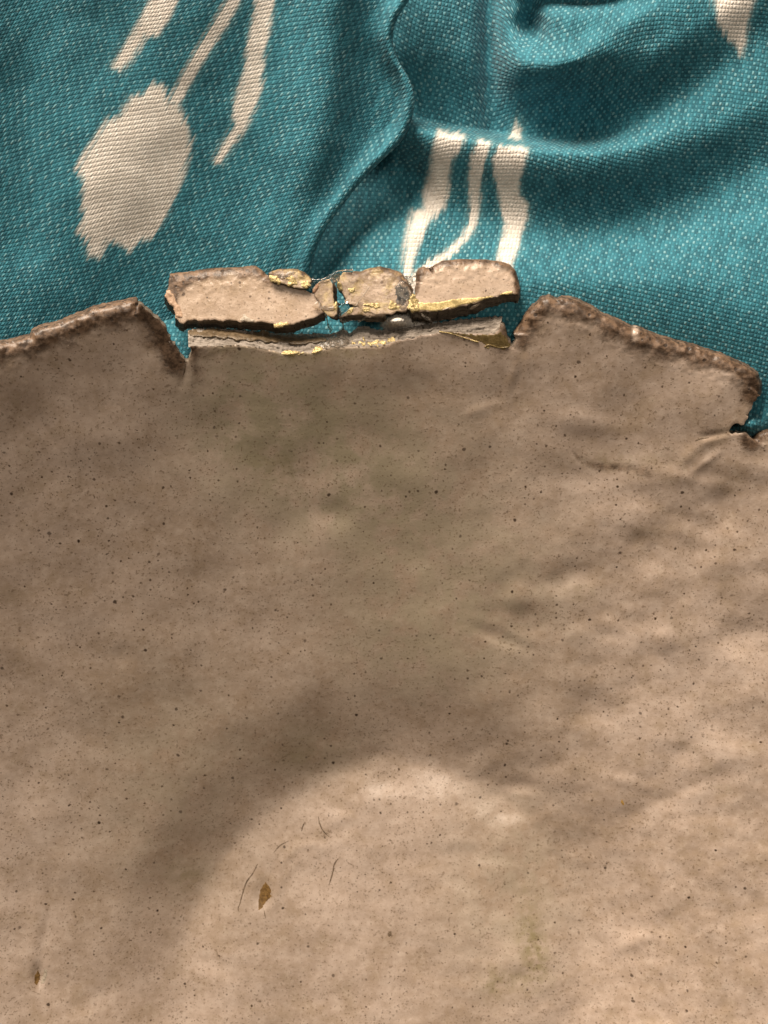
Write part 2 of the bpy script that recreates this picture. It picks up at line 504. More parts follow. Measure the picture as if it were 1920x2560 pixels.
def cloth_material():
    nt = NT('woven_cloth')
    uv = nt.attr('cloth_uv', 'Vector')
    p = nt.pos()
    sep = nt.n('ShaderNodeSeparateXYZ'); nt.l(uv, sep.inputs[0])
    # threads wander a little
    wob = nt.noise(uv, .35, 2, .5, out=1)
    sw = nt.n('ShaderNodeSeparateColor'); nt.l(wob, sw.inputs[0])
    u = nt.math('ADD', sep.outputs[0], nt.math('MULTIPLY', nt.math('SUBTRACT', sw.outputs[0], .5), .55))
    v = nt.math('ADD', sep.outputs[1], nt.math('MULTIPLY', nt.math('SUBTRACT', sw.outputs[1], .5), .55))
    su = nt.math('SINE', nt.math('MULTIPLY', u, math.pi)); sv = nt.math('SINE', nt.math('MULTIPLY', v, math.pi))
    prod = nt.math('MULTIPLY', su, sv)
    warp = nt.math('POWER', nt.math('MAXIMUM', prod, 0.0001), .8)
    weft = nt.math('POWER', nt.math('MAXIMUM', nt.math('MULTIPLY', prod, -1), 0.0001), .55)
    fu = nt.math('FLOOR', u); fv = nt.math('FLOOR', v)
    cid = nt.n('ShaderNodeCombineXYZ'); nt.l(fu, cid.inputs[0]); nt.l(fv, cid.inputs[1])
    wn = nt.n('ShaderNodeTexWhiteNoise', noise_dimensions='3D'); nt.l(cid.outputs[0], wn.inputs['Vector'])
    rnd = wn.outputs['Value']
    warp = nt.math('MULTIPLY', warp, nt.math('MULTIPLY_ADD', rnd, .5, .6))
    uid = nt.n('ShaderNodeCombineXYZ'); nt.l(fu, uid.inputs[0]); uid.inputs[1].default_value = 7.3
    wu = nt.n('ShaderNodeTexWhiteNoise', noise_dimensions='3D'); nt.l(uid.outputs[0], wu.inputs['Vector'])
    # slubby warp yarn: long streaks along v
    st = nt.n('ShaderNodeCombineXYZ'); nt.l(nt.math('MULTIPLY', fu, 3.1), st.inputs[0]); nt.l(nt.math('MULTIPLY', v, .22), st.inputs[1])
    slub = nt.noise(st.outputs[0], 1.0, 2, .5)
    teal_d = (.015, .110, .150); teal_m = (.032, .190, .250); teal_l = (.13, .47, .57)
    c = nt.mix(nt.ss(slub, .35, .65), teal_d, teal_m)
    c = nt.mix(nt.math('MULTIPLY', nt.ss(warp, .2, .9), .55), c, teal_l)
    fleck = nt.math('MULTIPLY', nt.ss(rnd, .45, 1.0), nt.ss(warp, .25, .8))
    c = nt.mix(nt.math('MULTIPLY', fleck, .22), c, (.50, .56, .50))
    fleck2 = nt.math('MULTIPLY', nt.ss(nt.noise(p, 2300, 2, .5), .60, .74), .30)
    c = nt.mix(fleck2, c, (.42, .52, .48))
    # cream resist-dyed figures; their ends are ragged thread by thread
    pat = nt.attr('pat')
    soft = nt.attr('soft')
    jag = nt.math('MULTIPLY', nt.math('SUBTRACT', wu.outputs['Value'], .5), nt.math('MULTIPLY_ADD', soft, 1.7, .3))
    jag2 = nt.math('MULTIPLY', nt.math('SUBTRACT', rnd, .5), .5)
    e = nt.math('ADD', pat, nt.math('ADD', jag, jag2))
    m = nt.ss(e, nt.math('MULTIPLY_ADD', soft, 2.0, .4), nt.math('MULTIPLY_ADD', soft, -.9, -.3))
    cream = nt.mix(nt.ss(nt.noise(p, 420, 3, .6), .3, .7), (.72, .66, .59), (.84, .785, .715))
    cream = nt.mix(nt.math('MULTIPLY', nt.ss(weft, .1, .7), .25), cream, (.50, .43, .35))
    halo = nt.math('MULTIPLY', nt.ss(e, 2.2, 0.0), .28)
    c = nt.mix(halo, c, (.22, .38, .37))
    c = nt.mix(m, c, cream)
    nt.l(c, nt.b.inputs['Base Color'])
    nt.b.inputs['Roughness'].default_value = .78
    nt.b.inputs['Specular IOR Level'].default_value = .28
    nt.b.inputs['Sheen Weight'].default_value = .12
    nt.b.inputs['Sheen Roughness'].default_value = .5
    h = nt.math('ADD', warp, nt.math('MULTIPLY', weft, .55))
    h = nt.math('ADD', h, nt.math('MULTIPLY', rnd, .25))
    h = nt.math('ADD', h, nt.math('MULTIPLY', nt.noise(p, 3500, 2, .6), .35))
    nt.l(nt.bump(h, .00026, .9), nt.b.inputs['Normal'])
    return nt.m

M_GLAZE = glaze_material('speckled_glaze', 1.0, .55)
M_GLAZE_F = glaze_material('speckled_glaze_fragment', .98, .8, .9)
M_GLAZE_G = glaze_material('glue_coated_glaze', .95, .8, 1.5, .75)
M_CLAY = clay_material('broken_stoneware', (.17, .14, .112), (.36, .31, .265), (.05, .035, .025), .5)
M_CLAY_D = clay_material('broken_stoneware_dark', (.10, .080, .058), (.23, .190, .150), (.03, .02, .014))  # darker stoneware for fragment breaks, notch sides and one strand
M_GOLD = gold_material('gold_powder_glue', (.27, .185, .06), (.80, .64, .33), .45, .42)
M_GOLD_S = gold_material('gold_seam', (.46, .34, .13), (.74, .59, .29), .40, .45, .00008)
M_GOLD_D = gold_material('olive_gold_film', (.18, .125, .045), (.28, .20, .085), .1, .28, .00008)
M_GLUE = glue_material('clear_glue', (.93, .92, .88))
M_FILM = glue_material('cloudy_glue', (.72, .64, .54), .25, .88)
M_PIT = plain_material('ochre_pit', (.12, .062, .018), (.27, .155, .05), 1200, .45)
M_CRACK = plain_material('dark_crack', (.10, .066, .04), (.22, .155, .10), 900, .7)
M_SOOT = plain_material('grey_smear', (.045, .045, .047), (.26, .22, .18), 700, .5, .0001)
M_PALE = plain_material('pale_clay_and_lit_edge', (.34, .275, .205), (.58, .49, .39), 1500, .5)  # pale clay bits, also the painted lit wall of one pit

# ------------------------------------------------------------------ the dish: shape of the bowl
CX, CY = 950.0, 2410.0
BUMPS = []
_r = np.random.default_rng(3)

LINES = [  # (polyline, height in mm, half width left, half width right): throwing ridges, lips, creases
    ([(474, 905), (478, 935), (474, 975), (486, 1040), (498, 1110)], .30, 9, 10),
    ([(458, 930), (452, 965)], -.6, 7, 7),
    ([(1284, 872), (1298, 900), (1290, 925), (1276, 955), (1266, 1010)], .5, 22, 12),
    ([(1306, 880), (1302, 930), (1290, 970)], -.5, 10, 18),
    ([(1818, 1085), (1775, 1100), (1735, 1125), (1700, 1160)], .5, 13, 15),
    ([(1812, 1082), (1760, 1092)], -.9, 9, 9),
    ([(1800, 1130), (1760, 1160), (1735, 1180)], .5, 8, 10),
    ([(1432, 1128), (1452, 1150), (1480, 1163), (1540, 1168), (1600, 1172)], -.25, 9, 9),
    ([(100, 1040), (118, 1075), (140, 1110)], -.45, 9, 12),
    ([(150, 1020), (175, 1100), (190, 1200)], .4, 22, 22),
    ([(120, 2230), (100, 2310), (85, 2390)], .6, 18, 30),
    ([(130, 2180), (112, 2300), (98, 2400)], -.5, 16, 22),
    ([(1560, 2040), (1660, 2000), (1760, 1950), (1900, 1915)], -.55, 22, 22),
    ([(1560, 2015), (1660, 1970), (1760, 1920), (1900, 1880)], .35, 40, 40),
    ([(1040, 2160), (1110, 2135), (1200, 2132), (1310, 2150)], -.5, 22, 26),
    ([(1180, 1030), (1240, 1010)], .35, 12, 16),
    ([(690, 2200), (705, 2160), (740, 2120), (790, 2110), (815, 2125)], .35, 10, 10),
    ([(690, 2260), (705, 2200), (750, 2150)], .35, 16, 8),
    ([(1300, 1560), (1420, 1500), (1560, 1480)], .3, 40, 60),
    ([(1830, 1560), (1920, 1590)], -.5, 25, 40),
    ([(1700, 1420), (1920, 1400)], .5, 40, 40),
    ([(1600, 1250), (1750, 1230), (1900, 1260)], -.45, 40, 50),
]
def bowl_base(px, py):
    x = (px - CX); y = (py - CY)
    y = np.where(y > 0, y * .95, y)
    r = np.sqrt((x * np.where(x > 0, .93, .98)) ** 2 + y * y)
    ang = np.arctan2(y, x)
    r = r * (1 + .03 * np.sin(2 * ang + .5) + .02 * np.sin(3 * ang + 2))
    t = np.maximum(0, r - 480)
    # flat well, a quick turn, then a wall that keeps steepening to the rim
    foot = 60.0
    s1 = .355
    z = s1 * (t - foot * (1 - np.exp(-t / foot)))
    z = z + .34 * 105 * .886 * (np.tanh(1.2 * (t - 110) / 105) + np.tanh(1.2 * 110 / 105))
    lw = .5 - .5 * np.cos(np.clip(ang + 2.35 + 1.2, 0, 2.4) / 2.4 * 2 * np.pi)   # the wall stands steeper towards the upper left
    z = z + (.00007 + .00004 * lw) * np.maximum(0, t - 350) ** 2
    z = z - 12.0 * np.exp(-((r - 470) / 62.0) ** 2)
    return z * S - .0500 + .0012

DENTS = []
for _i in range(120):
    _x = _r.uniform(-20, 1960); _y = _r.uniform(950, 2600)
    _p = .25 + .75 * (_x > 1150) * (_y > 1150) + .6 * (_y > 1900) * (abs(_x - 950) < 450)
    if _r.random() > _p: continue
    DENTS.append((_x, _y, _r.uniform(24, 80), _r.uniform(16, 42), _r.choice([-1, -1, 1]) * _r.uniform(.14, .34) * (1.7 if _x > 1200 else 1.0), _r.uniform(-.5, .5)))

def dish_z(px, py):
    z = bowl_base(px, py)
    x = px; y = py
    z = z + 0.00075 * vnoise(x / 210, y / 210, 4) + .00028 * vnoise(x / 105 + 9, y / 105, 5)
    amt = .35 + .65 * sstep(800, 1700, x) * sstep(900, 1400, y) + .5 * sstep(1800, 2050, y) * sstep(420, 640, x)
    z = z + amt * (.00012 * vnoise(x / 66 + 3, y / 48, 8) + .00006 * vnoise(x / 31, y / 27 + 5, 9))
    for pl, hmm, wl, wr in LINES:
        a = np.asarray(pl, float)
        box = (x > a[:, 0].min() - 130) & (x < a[:, 0].max() + 130) & (y > a[:, 1].min() - 130) & (y < a[:, 1].max() + 130)
        if not box.any():
            continue
        d, _, _, _, sd, par = seg_dist(x[box], y[box], a)
        wd = np.where(sd > 0, wl, wr)
        endf = np.sin(np.pi * np.clip((par + .35) / (len(a) - .3), 0, 1)) ** .6
        zz = np.zeros_like(z); zz[box] = .6 * hmm * 1e-3 * np.exp(-(d / wd) ** 2) * endf
        z = z + zz
    # finger dents and pressed lumps
    for cx, cy, rx, ry, dep, an in DENTS:
        box = (np.abs(x - cx) < 160) & (np.abs(y - cy) < 160)
        if not box.any(): continue
        ca, sa = math.cos(an), math.sin(an)
        dx = (x[box] - cx) * ca + (y[box] - cy) * sa; dy = -(x[box] - cx) * sa + (y[box] - cy) * ca
        z[box] += dep * 1e-3 * np.exp(-((dx / rx) ** 2 + (dy / ry) ** 2) ** 1.3)
    # two chipped pits in the glaze
    for cx, cy, rx, ry, dep in ((655, 2237, 20, 36, .55), (96, 2440, 14, 28, .7)):
        q = ((x - cx) / rx) ** 2 + ((y - cy) / ry) ** 2
        z = z - dep * 1e-3 * np.exp(-q ** 1.5)
    return z

DISH = [  # rim and broken edge, clockwise; 'r' fired rim, 'f' broken
    (-60, 872, 'r'), (0, 860, 'r'), (28, 853, 'r'), (72, 843, 'r'), (78, 830, 'r'), (94, 824, 'r'), (128, 814, 'r'), (175, 799, 'r'),
    (204, 785, 'r'), (244, 770, 'r'), (313, 755, 'r'), (340, 749, 'r'), (347, 759, 'f'), (365, 774, 'f'), (395, 797, 'f'),
    (415, 820, 'f'), (421, 841, 'f'), (442, 872, 'f'), (459, 897, 'f'), (467, 907, 'f'), (475, 895, 'f'), (481, 876, 'f'),
    (474, 866, 'x'), (495, 866, 'x'), (556, 864, 'x'), (600, 863, 'x'), (660, 871, 'x'), (707, 884, 'x'), (734, 882, 'x'),
    (778, 881, 'x'), (807, 874, 'x'), (824, 871, 'x'), (830, 866, 'x'), (876, 867, 'x'), (940, 866, 'x'), (970, 862, 'x'),
    (999, 850, 'x'), (1050, 840, 'x'), (1096, 832, 'x'), (1141, 830, 'x'), (1167, 834, 'x'), (1214, 835, 'x'), (1235, 833, 'x'),
    (1248, 826, 'f'), (1253, 806, 'f'), (1258, 812, 'f'), (1268, 839, 'f'), (1276, 858, 'f'), (1281, 869, 'f'), (1290, 849, 'f'), (1285, 833, 'r'),
    (1301, 802, 'r'), (1322, 774, 'r'), (1351, 746, 'r'), (1375, 742, 'r'), (1392, 749, 'r'), (1404, 743, 'r'), (1437, 747, 'r'),
    (1470, 761, 'r'), (1502, 784, 'r'), (1543, 802, 'r'), (1586, 819, 'r'), (1597, 822, 'r'), (1633, 835, 'r'), (1740, 866, 'r'),
    (1814, 889, 'r'), (1863, 913, 'r'), (1896, 936, 'r'), (1904, 962, 'r'), (1902, 991, 'f'), (1883, 1005, 'f'), (1881, 1020, 'f'),
    (1871, 1040, 'f'), (1859, 1061, 'f'), (1842, 1056, 'f'), (1830, 1066, 'f'), (1819, 1080, 'f'), (1832, 1084, 'f'), (1867, 1083, 'f'),
    (1879, 1096, 'r'), (1891, 1081, 'r'), (1904, 1074, 'r'), (1925, 1071, 'r'), (1990, 1085, 'r'), (2120, 1170, 'r'), (2300, 1400, 'r'),
    (2450, 1800, 'r'), (2490, 2300, 'r'), (2430, 2900, 'r'), (2200, 3450, 'r'), (1700, 3850, 'r'), (1000, 3980, 'r'), (300, 3850, 'r'),
    (-200, 3450, 'r'), (-480, 2900, 'r'), (-560, 2300, 'r'), (-520, 1700, 'r'), (-380, 1250, 'r'), (-200, 980, 'r')]
RIM_L = [(-60, 872), (0, 860), (72, 838), (128, 814), (204, 785), (313, 755), (342, 749), (395, 797), (420, 835), (448, 880)]
RIM_R = [(1283, 850), (1293, 814), (1322, 774), (1351, 746), (1404, 743), (1470, 761), (1543, 802), (1633, 835), (1740, 866), (1814, 889), (1896, 936), (1904, 980)]
RIM_RR = [(1880, 1096), (1904, 1074), (1990, 1085), (2120, 1170)]

def blob(px, py, cx, cy, rx, ry):
    return np.exp(-(((px - cx) / rx) ** 2 + ((py - cy) / ry) ** 2))

def dish_attrs(px, py, dist, kin):
    rim = np.zeros_like(px)
    for pl, wd in ((RIM_L, 100), (RIM_R, 84), (RIM_RR, 56)):
        m = py < 1300
        d = np.full(px.shape, 1e6)
        d[m] = seg_dist(px[m], py[m], pl)[0]
        loc = wd * (1 + .45 * vnoise(px / 70, py / 70, 21))
        rim = np.maximum(rim, 1 - sstep(.15, 1.0, d / loc))
    rim = rim * (1 - .8 * blob(px, py, 1588, 835, 9, 22))
    # scorched notch sides
    rim = np.maximum(rim, .45 * blob(px, py, 500, 930, 26, 70) + .4 * blob(px, py, 450, 990, 40, 60) + .42 * blob(px, py, 560, 880, 90, 16))
    rim = np.maximum(rim, .45 * blob(px, py, 1775, 1060, 30, 40) + .6 * blob(px, py, 1850, 940, 50, 40) + .35 * blob(px, py, 1560, 850, 60, 30))
    rim = rim * (1 - .9 * blob(px, py, 472, 925, 10, 26)) * (1 - .9 * blob(px, py, 1286, 890, 16, 40))
    st = [(1432, 1128), (1450, 1148), (1472, 1161), (1500, 1166), (1560, 1168), (1620, 1176)]
    m = (np.abs(px - 1520) < 160) & (np.abs(py - 1150) < 80)
    dd = np.full(px.shape, 1e3)
    if m.any():
        q_ = seg_dist(px[m], py[m], st); dd[m] = q_[0] / (7 + 3 * q_[5])
    rim = np.maximum(rim, .62 * np.exp(-dd ** 2))
    green = (.75 * blob(px, py, 760, 1120, 300, 230) + .6 * blob(px, py, 1000, 1300, 260, 260) + .7 * blob(px, py, 640, 1010, 160, 160)
             + .5 * blob(px, py, 1010, 1640, 220, 150) + .45 * blob(px, py, 420, 1950, 220, 330) + .5 * blob(px, py, 1280, 2200, 160, 260)
             + .45 * blob(px, py, 1250, 1500, 200, 220) + .5 * blob(px, py, 780, 1870, 160, 80))
    stain = (.95 * blob(px, py, 1325, 2345, 34, 52) + .8 * blob(px, py, 1345, 2395, 26, 36) + .75 * blob(px, py, 1232, 2462, 34, 40)
             + .55 * blob(px, py, 1320, 2450, 70, 40) + .45 * blob(px, py, 1320, 2260, 30, 60) + .45 * blob(px, py, 740, 1890, 60, 24)
             + .4 * blob(px, py, 1800, 1975, 30, 14) + .55 * blob(px, py, 560, 878, 80, 18) + .8 * blob(px, py, 720, 893, 70, 13) + .7 * blob(px, py, 860, 884, 80, 16) + .5 * blob(px, py, 680, 1160, 60, 40)
             + .35 * blob(px, py, 1560, 1150, 150, 24) + .5 * blob(px, py, 470, 2190, 50, 34) + .45 * blob(px, py, 1460, 1480, 30, 20))
    return {'rim': rim, 'green': np.clip(green, 0, 1), 'stain': np.clip(stain, 0, 1)}

def axis(parts):
    out = []
    for a, b, st in parts:
        out.append(np.arange(a, b, st, dtype=float))
    out.append(np.array([float(parts[-1][1])]))
    return np.concatenate(out)

dish = thing('ceramic_dish', 'large speckled beige stoneware dish with a broken brown rim, filling the lower picture', 'dish', tuple(W(np.array(CX), np.array(CY), np.array(-.056))))
slab('body', DISH, axis([(-600, -40, 28), (-40, 1960, 4), (1960, 2540, 28)]), axis([(720, 1120, 3), (1120, 2600, 5), (2600, 4020, 30)]),
     dish_z, dish, M_GLAZE, M_CLAY_D, .0055, (0, -8), rim_r=36, edge_amp=2.6, seed=3, attrs_fun=dish_attrs, levels=6, face_rough=2.0, lip=120, lump=.0006)

# broken face along the gap: glaze edge line -> outer edge line, dropping through the wall
LOW = spline([(471, 868), (495, 867), (556, 865), (600, 864), (660, 872), (707, 885), (734, 883), (778, 882), (807, 875), (824, 872), (830, 867), (876, 868), (940, 867), (970, 863), (999, 851), (1050, 841), (1096, 833), (1141, 831), (1167, 835), (1214, 836), (1235, 834), (1247, 828)], 2)
UPP = spline([(470, 827), (500, 822), (560, 824), (600, 826), (660, 832), (740, 836), (790, 835), (822, 836), (850, 829), (857, 824), (870, 831), (878, 833), (890, 823), (905, 817), (920, 818), (940, 825), (970, 826), (995, 825), (1010, 822), (1083, 810), (1127, 803), (1203, 795), (1256, 792)], 2)
NX, NY = 520, 18
def resample(p, n):
    L = np.concatenate([[0], np.cumsum(np.hypot(*np.diff(p[:, :2], axis=0).T))]); t = np.linspace(0, L[-1], n)
    return np.stack([np.interp(t, L, p[:, k]) for k in range(p.shape[1])], -1)
lo = resample(LOW, NX); up = resample(UPP, NX)
tt = np.linspace(0, 1, NY)[:, None]
fx = lo[None, :, 0] * (1 - tt) + up[None, :, 0] * tt
fy = lo[None, :, 1] * (1 - tt) + up[None, :, 1] * tt
zl = dish_z(lo[:, 0], lo[:, 1] + 2)[None, :] - .00005
steep = 0.0031 + .0020 * sstep(1100, 700, lo[:, 0])[None, :]
prof = .62 * tt ** 1.1 + .38 * sstep(.55, 1.05, tt)
fz = zl - steep * prof + .00045 * np.sin(np.pi * tt) * (fbm(fx / 40, tt * 3.2 + fx / 300, 61, 3, .6)) + .0003 * np.sin(np.pi * np.clip(tt * 1.3, 0, 1)) * vnoise(fx / 9, tt * 5, 62)
fy = fy + (np.sin(np.pi * tt) ** .5) * 2.0 * vnoise(fx / 14, tt * 3, 63) + tt * 3 * fbm(fx / 11, tt * 0 + 2, 64, 3, .7)
# carry the outer edge on down so the wall has its thickness
fxx = np.concatenate([fx, fx[-1:] * 1, fx[-1:] * 1]); fyy = np.concatenate([fy, fy[-1:] - 2, fy[-1:] + 25]); fzz = np.concatenate([fz, fz[-1:] - .0012, fz[-1:] - .006])
nyy = fxx.shape[0]
gi = np.arange(nyy * NX).reshape(nyy, NX)
gf = np.stack([gi[:-1, :-1], gi[:-1, 1:], gi[1:, 1:], gi[1:, :-1]], -1).reshape(-1, 4)
mesh_obj('fracture_face', W(fxx.ravel(), fyy.ravel(), fzz.ravel()), gf, M_CLAY, dish)
o = dish.children[-1]; o['label'] = 'pale grey broken edge of the dish along the gap'

def fr_z(px, py):
    """height of the dish's broken face at a layout point"""
    x = np.clip(px, 471, 1250)
    ly = np.interp(x, lo[:, 0], lo[:, 1]); uy = np.interp(x, up[:, 0], up[:, 1])
    t = np.clip((ly - py) / np.maximum(ly - uy, 4), 0, 1)
    zb = dish_z(x, ly + 2)
    st = 0.0031 + .0020 * sstep(1100, 700, x)
    return np.where(py > ly, dish_z(px, py), zb - st * (.62 * t ** 1.1 + .38 * sstep(.55, 1.05, t)))

def crust(name, poly, zfun, mat, parent, amp=.0004, h=2.0, seed=0, ragged=7.0, lift=.00009, noise_sc=14.0):
    """a lumpy skin of dried glue lying on a surface: ragged outline, holes, uneven thickness"""
    a = np.asarray(poly, float)
    xs = np.arange(a[:, 0].min() - 10, a[:, 0].max() + 11, h); ys = np.arange(a[:, 1].min() - 10, a[:, 1].max() + 11, h)
    gx, gy = np.meshgrid(xs, ys); px = gx.ravel(); py = gy.ravel()
    d = sdf(px, py, a) + ragged * fbm(px / noise_sc, py / noise_sc, seed, 2, .45)
    th = np.clip(-d / 7.0, 0, 1) ** .6
    z = zfun(px, py) + lift * np.minimum(1, th * 3) + amp * .4 * th * (.5 + .7 * fbm(px / 18 + 7, py / 14, seed + 3, 2, .5)) - .00006 * (th <= 0)
    R, C = gx.shape; ii = np.arange(R * C).reshape(R, C)
    q = np.stack([ii[:-1, :-1], ii[1:, :-1], ii[1:, 1:], ii[:-1, 1:]], -1).reshape(-1, 4)
    q = q[(d[q] < 0).any(1)]
    if not len(q): return None
    use = np.unique(q); rm = -np.ones(R * C, int); rm[use] = np.arange(len(use))
    return mesh_obj(name, W(px, py, z)[use], rm[q], mat, parent)

def strand(name, pts, r_mm, mat, parent, jitter=.4, seed=0, dz=None):
    """pts: (x, y, z mm)"""
    if dz is None: dz = 0.0 if parent is dish else -2.3
    p = spline(np.array([(a, b, c) for a, b, c in pts], float), 3)
    path = W(p[:, 0], p[:, 1], (p[:, 2] + dz) * 1e-3)
    n = len(path)
    rr = r_mm * 1e-3 * (.55 + .6 * np.abs(np.linspace(-1, 1, n)) ** 2)
    v, f = tube(path, rr, 8, seed, jitter)
    return mesh_obj(name, v, f, mat, parent)

# gold residue and glue on the dish
crust('gold_glue', [(706, 884), (716, 876), (735, 876), (748, 880), (735, 888), (715, 889)], fr_z, M_GOLD, dish, .0004, 1.6, 71, 4)
crust('gold_glue', [(776, 884), (785, 872), (800, 864), (812, 868), (808, 874), (796, 880), (785, 887)], fr_z, M_GOLD, dish, .0005, 1.6, 72, 4)
crust('gold_glue', [(742, 888), (757, 880), (760, 882), (748, 890)], fr_z, M_GOLD, dish, .0003, 1.6, 73, 2)
crust('gold_glue', [(884, 856), (905, 850), (930, 855), (960, 852), (985, 845), (985, 852), (950, 862), (900, 862)], fr_z, M_GOLD, dish, .0003, 1.8, 74, 8, noise_sc=12)
M_BROWN = plain_material('brown_glue', (.075, .05, .025), (.17, .12, .07), 700, .45, .0004)
crust('brown_glue', [(476, 829), (520, 824), (600, 828), (680, 834), (760, 838), (815, 839), (812, 852), (760, 860), (690, 858), (640, 852), (560, 846), (500, 842), (474, 840)], fr_z, M_BROWN, dish, .0001, 2.2, 87, 6, lift=.0005, noise_sc=24)
crust('glue_film', [(790, 852), (800, 842), (822, 846), (826, 866), (808, 872), (797, 866)], fr_z, M_FILM, dish, .0005, 1.8, 76, 2)
crust('glue_film', [(828, 842), (845, 836), (862, 838), (872, 850), (868, 864), (840, 868), (829, 866)], fr_z, M_FILM, dish, .0006, 1.8, 77, 3)
crust('gold_film', [(1102, 830), (1141, 832), (1167, 837), (1214, 838), (1236, 836), (1250, 830), (1264, 842), (1276, 866), (1262, 874), (1225, 868), (1195, 852), (1150, 838)], dish_z, M_GOLD_D, dish, .00003, 2.0, 78, 2.5, lift=.00003)
strand('gold_rim', [(1098, 829, float(dish_z(np.array([1098.]), np.array([835.]))[0] * 1e3 + .1))] +
       [(x, y, float(dish_z(np.array([x * 1.]), np.array([y * 1.]))[0] * 1e3 + .12)) for x, y in ((1122, 833), (1150, 841), (1180, 851), (1196, 856))], .22, M_GOLD, dish, .6, 3)
strand('gold_rim', [(x, y, float(dish_z(np.array([x * 1.]), np.array([y * 1.]))[0] * 1e3 + .1)) for x, y in ((1212, 868), (1222, 862), (1248, 869), (1270, 868))], .17, M_GOLD_D, dish, .6, 4)
crust('gold_glue', [(1213, 870), (1218, 861), (1226, 863), (1221, 872)], dish_z, M_GOLD, dish, .0003, 1.5, 79, 1.5)

# exposed ochre clay in the two pits, and dark hairline cracks in the glaze
def lay(name, poly, mat, zoff=.00004, seed=0, ragged=1.2, sub=2.0):
    return crust(name, poly, dish_z, mat, dish, .00004, sub, seed, ragged, zoff)
lay('glaze_pit', [(664, 2204), (672, 2215), (679, 2228), (676, 2236), (681, 2240), (668, 2252), (658, 2264), (657, 2271), (645, 2276), (646, 2250), (650, 2224)], M_PIT, seed=81)
lay('glaze_pit', [(95, 2424), (101, 2438), (99, 2452), (92, 2464), (86, 2456), (85, 2440)], M_PIT, seed=82)
lay('pit_lit_edge', [(112, 2420), (117, 2424), (117, 2444), (110, 2458), (101, 2460), (104, 2446), (108, 2434)], M_PALE, seed=83, ragged=.8)  # pale strip: the pit's lit right wall painted in as colour
def crack(pts, wd, mat=None, seed=0):
    p = spline(np.array(pts, float), 2.5); n = len(p)
    t = np.gradient(p, axis=0); t /= np.linalg.norm(t, axis=1)[:, None] + 1e-9
    nr = np.stack([-t[:, 1], t[:, 0]], -1)
    ww = wd * (.35 + .65 * np.sin(np.pi * np.linspace(0.04, .96, n))) * (1 + .5 * vnoise(np.arange(n) * .4, np.zeros(n) + seed, 90 + seed))
    L = p + nr * ww[:, None]; Rr = p - nr * ww[:, None]
    c = np.stack([L, p, Rr], 1).reshape(-1, 2)
    z = dish_z(c[:, 0], c[:, 1]) + .00003; z[1::3] += .00003
    gi = np.arange(n * 3).reshape(n, 3)
    f = np.stack([gi[:-1, :-1], gi[:-1, 1:], gi[1:, 1:], gi[1:, :-1]], -1).reshape(-1, 4)
    v = W(c[:, 0], c[:, 1], z)
    # face up
    a = v[f[0, 1]] - v[f[0, 0]]; b = v[f[0, 3]] - v[f[0, 0]]
    if np.cross(a, b)[2] < 0: f = f[:, ::-1]
    return mesh_obj('hairline_crack', v, f, mat or M_CRACK, dish)
crack([(644, 2160), (632, 2183), (616, 2206), (606, 2235), (600, 2258), (595, 2272), (598, 2279)], 1.7, seed=1)
crack([(762, 2055), (757, 2066), (754, 2078)], 1.7, seed=2)
crack([(796, 2041), (799, 2058), (806, 2074), (815, 2085), (823, 2092)], 1.5, seed=3)
crack([(846, 2146), (836, 2160), (833, 2176), (828, 2195), (822, 2213)], 1.7, seed=4)
crack([(660, 2275), (664, 2296)], 1.2, seed=5)
crack([(684, 2132), (700, 2114), (722, 2102)], 1.2, seed=6)
crack([(463, 908), (462, 925), (457, 942)], 1.8, seed=8)
crack([(1738, 1102), (1752, 1097), (1772, 1094)], 1.6, seed=9)
lay('ochre_spot', [(1552, 1998), (1557, 2000), (1561, 2012), (1557, 2014), (1552, 2006)], plain_material('ochre_spot', (.36, .2, .05), (.5, .3, .08), 900), seed=84, ragged=.5)
lay('iron_spot', [(971, 2327), (979, 2329), (979, 2340), (972, 2343), (968, 2336)], M_CRACK, seed=85, ragged=.6)

# ------------------------------------------------------------------ fragments of the rim
def plane_z(cx, cy, z0, ax, ay, seed, amp=.00028):
    """z in mm at (cx, cy), slopes ax, ay in mm per mm"""
    def f(px, py):
        return (z0 - 2.3) * 1e-3 + (px - cx) * S * ax - (py - cy) * S * ay + amp * .5 * vnoise(px / 62, py / 50, seed) + amp * .16 * vnoise(px / 17, py / 17, seed + 1)
    return f

def frag_attrs(rimline, wd, seed, extra=None):
    def f(px, py, dist, kin):
        d = seg_dist(px, py, rimline)[0]
        rim = 1 - sstep(.1, 1.0, d / (wd * (1 + .5 * vnoise(px / 40, py / 40, seed))))
        if extra is not None: rim = np.clip(rim + extra(px, py), 0, 1)
        return {'rim': rim, 'green': np.zeros_like(px), 'stain': np.zeros_like(px)}
    return f

GRP = 'broken pieces of the dish rim'
def at(px, py, zmm):
    return tuple(W(np.array(float(px)), np.array(float(py)), np.array(zmm * 1e-3)))

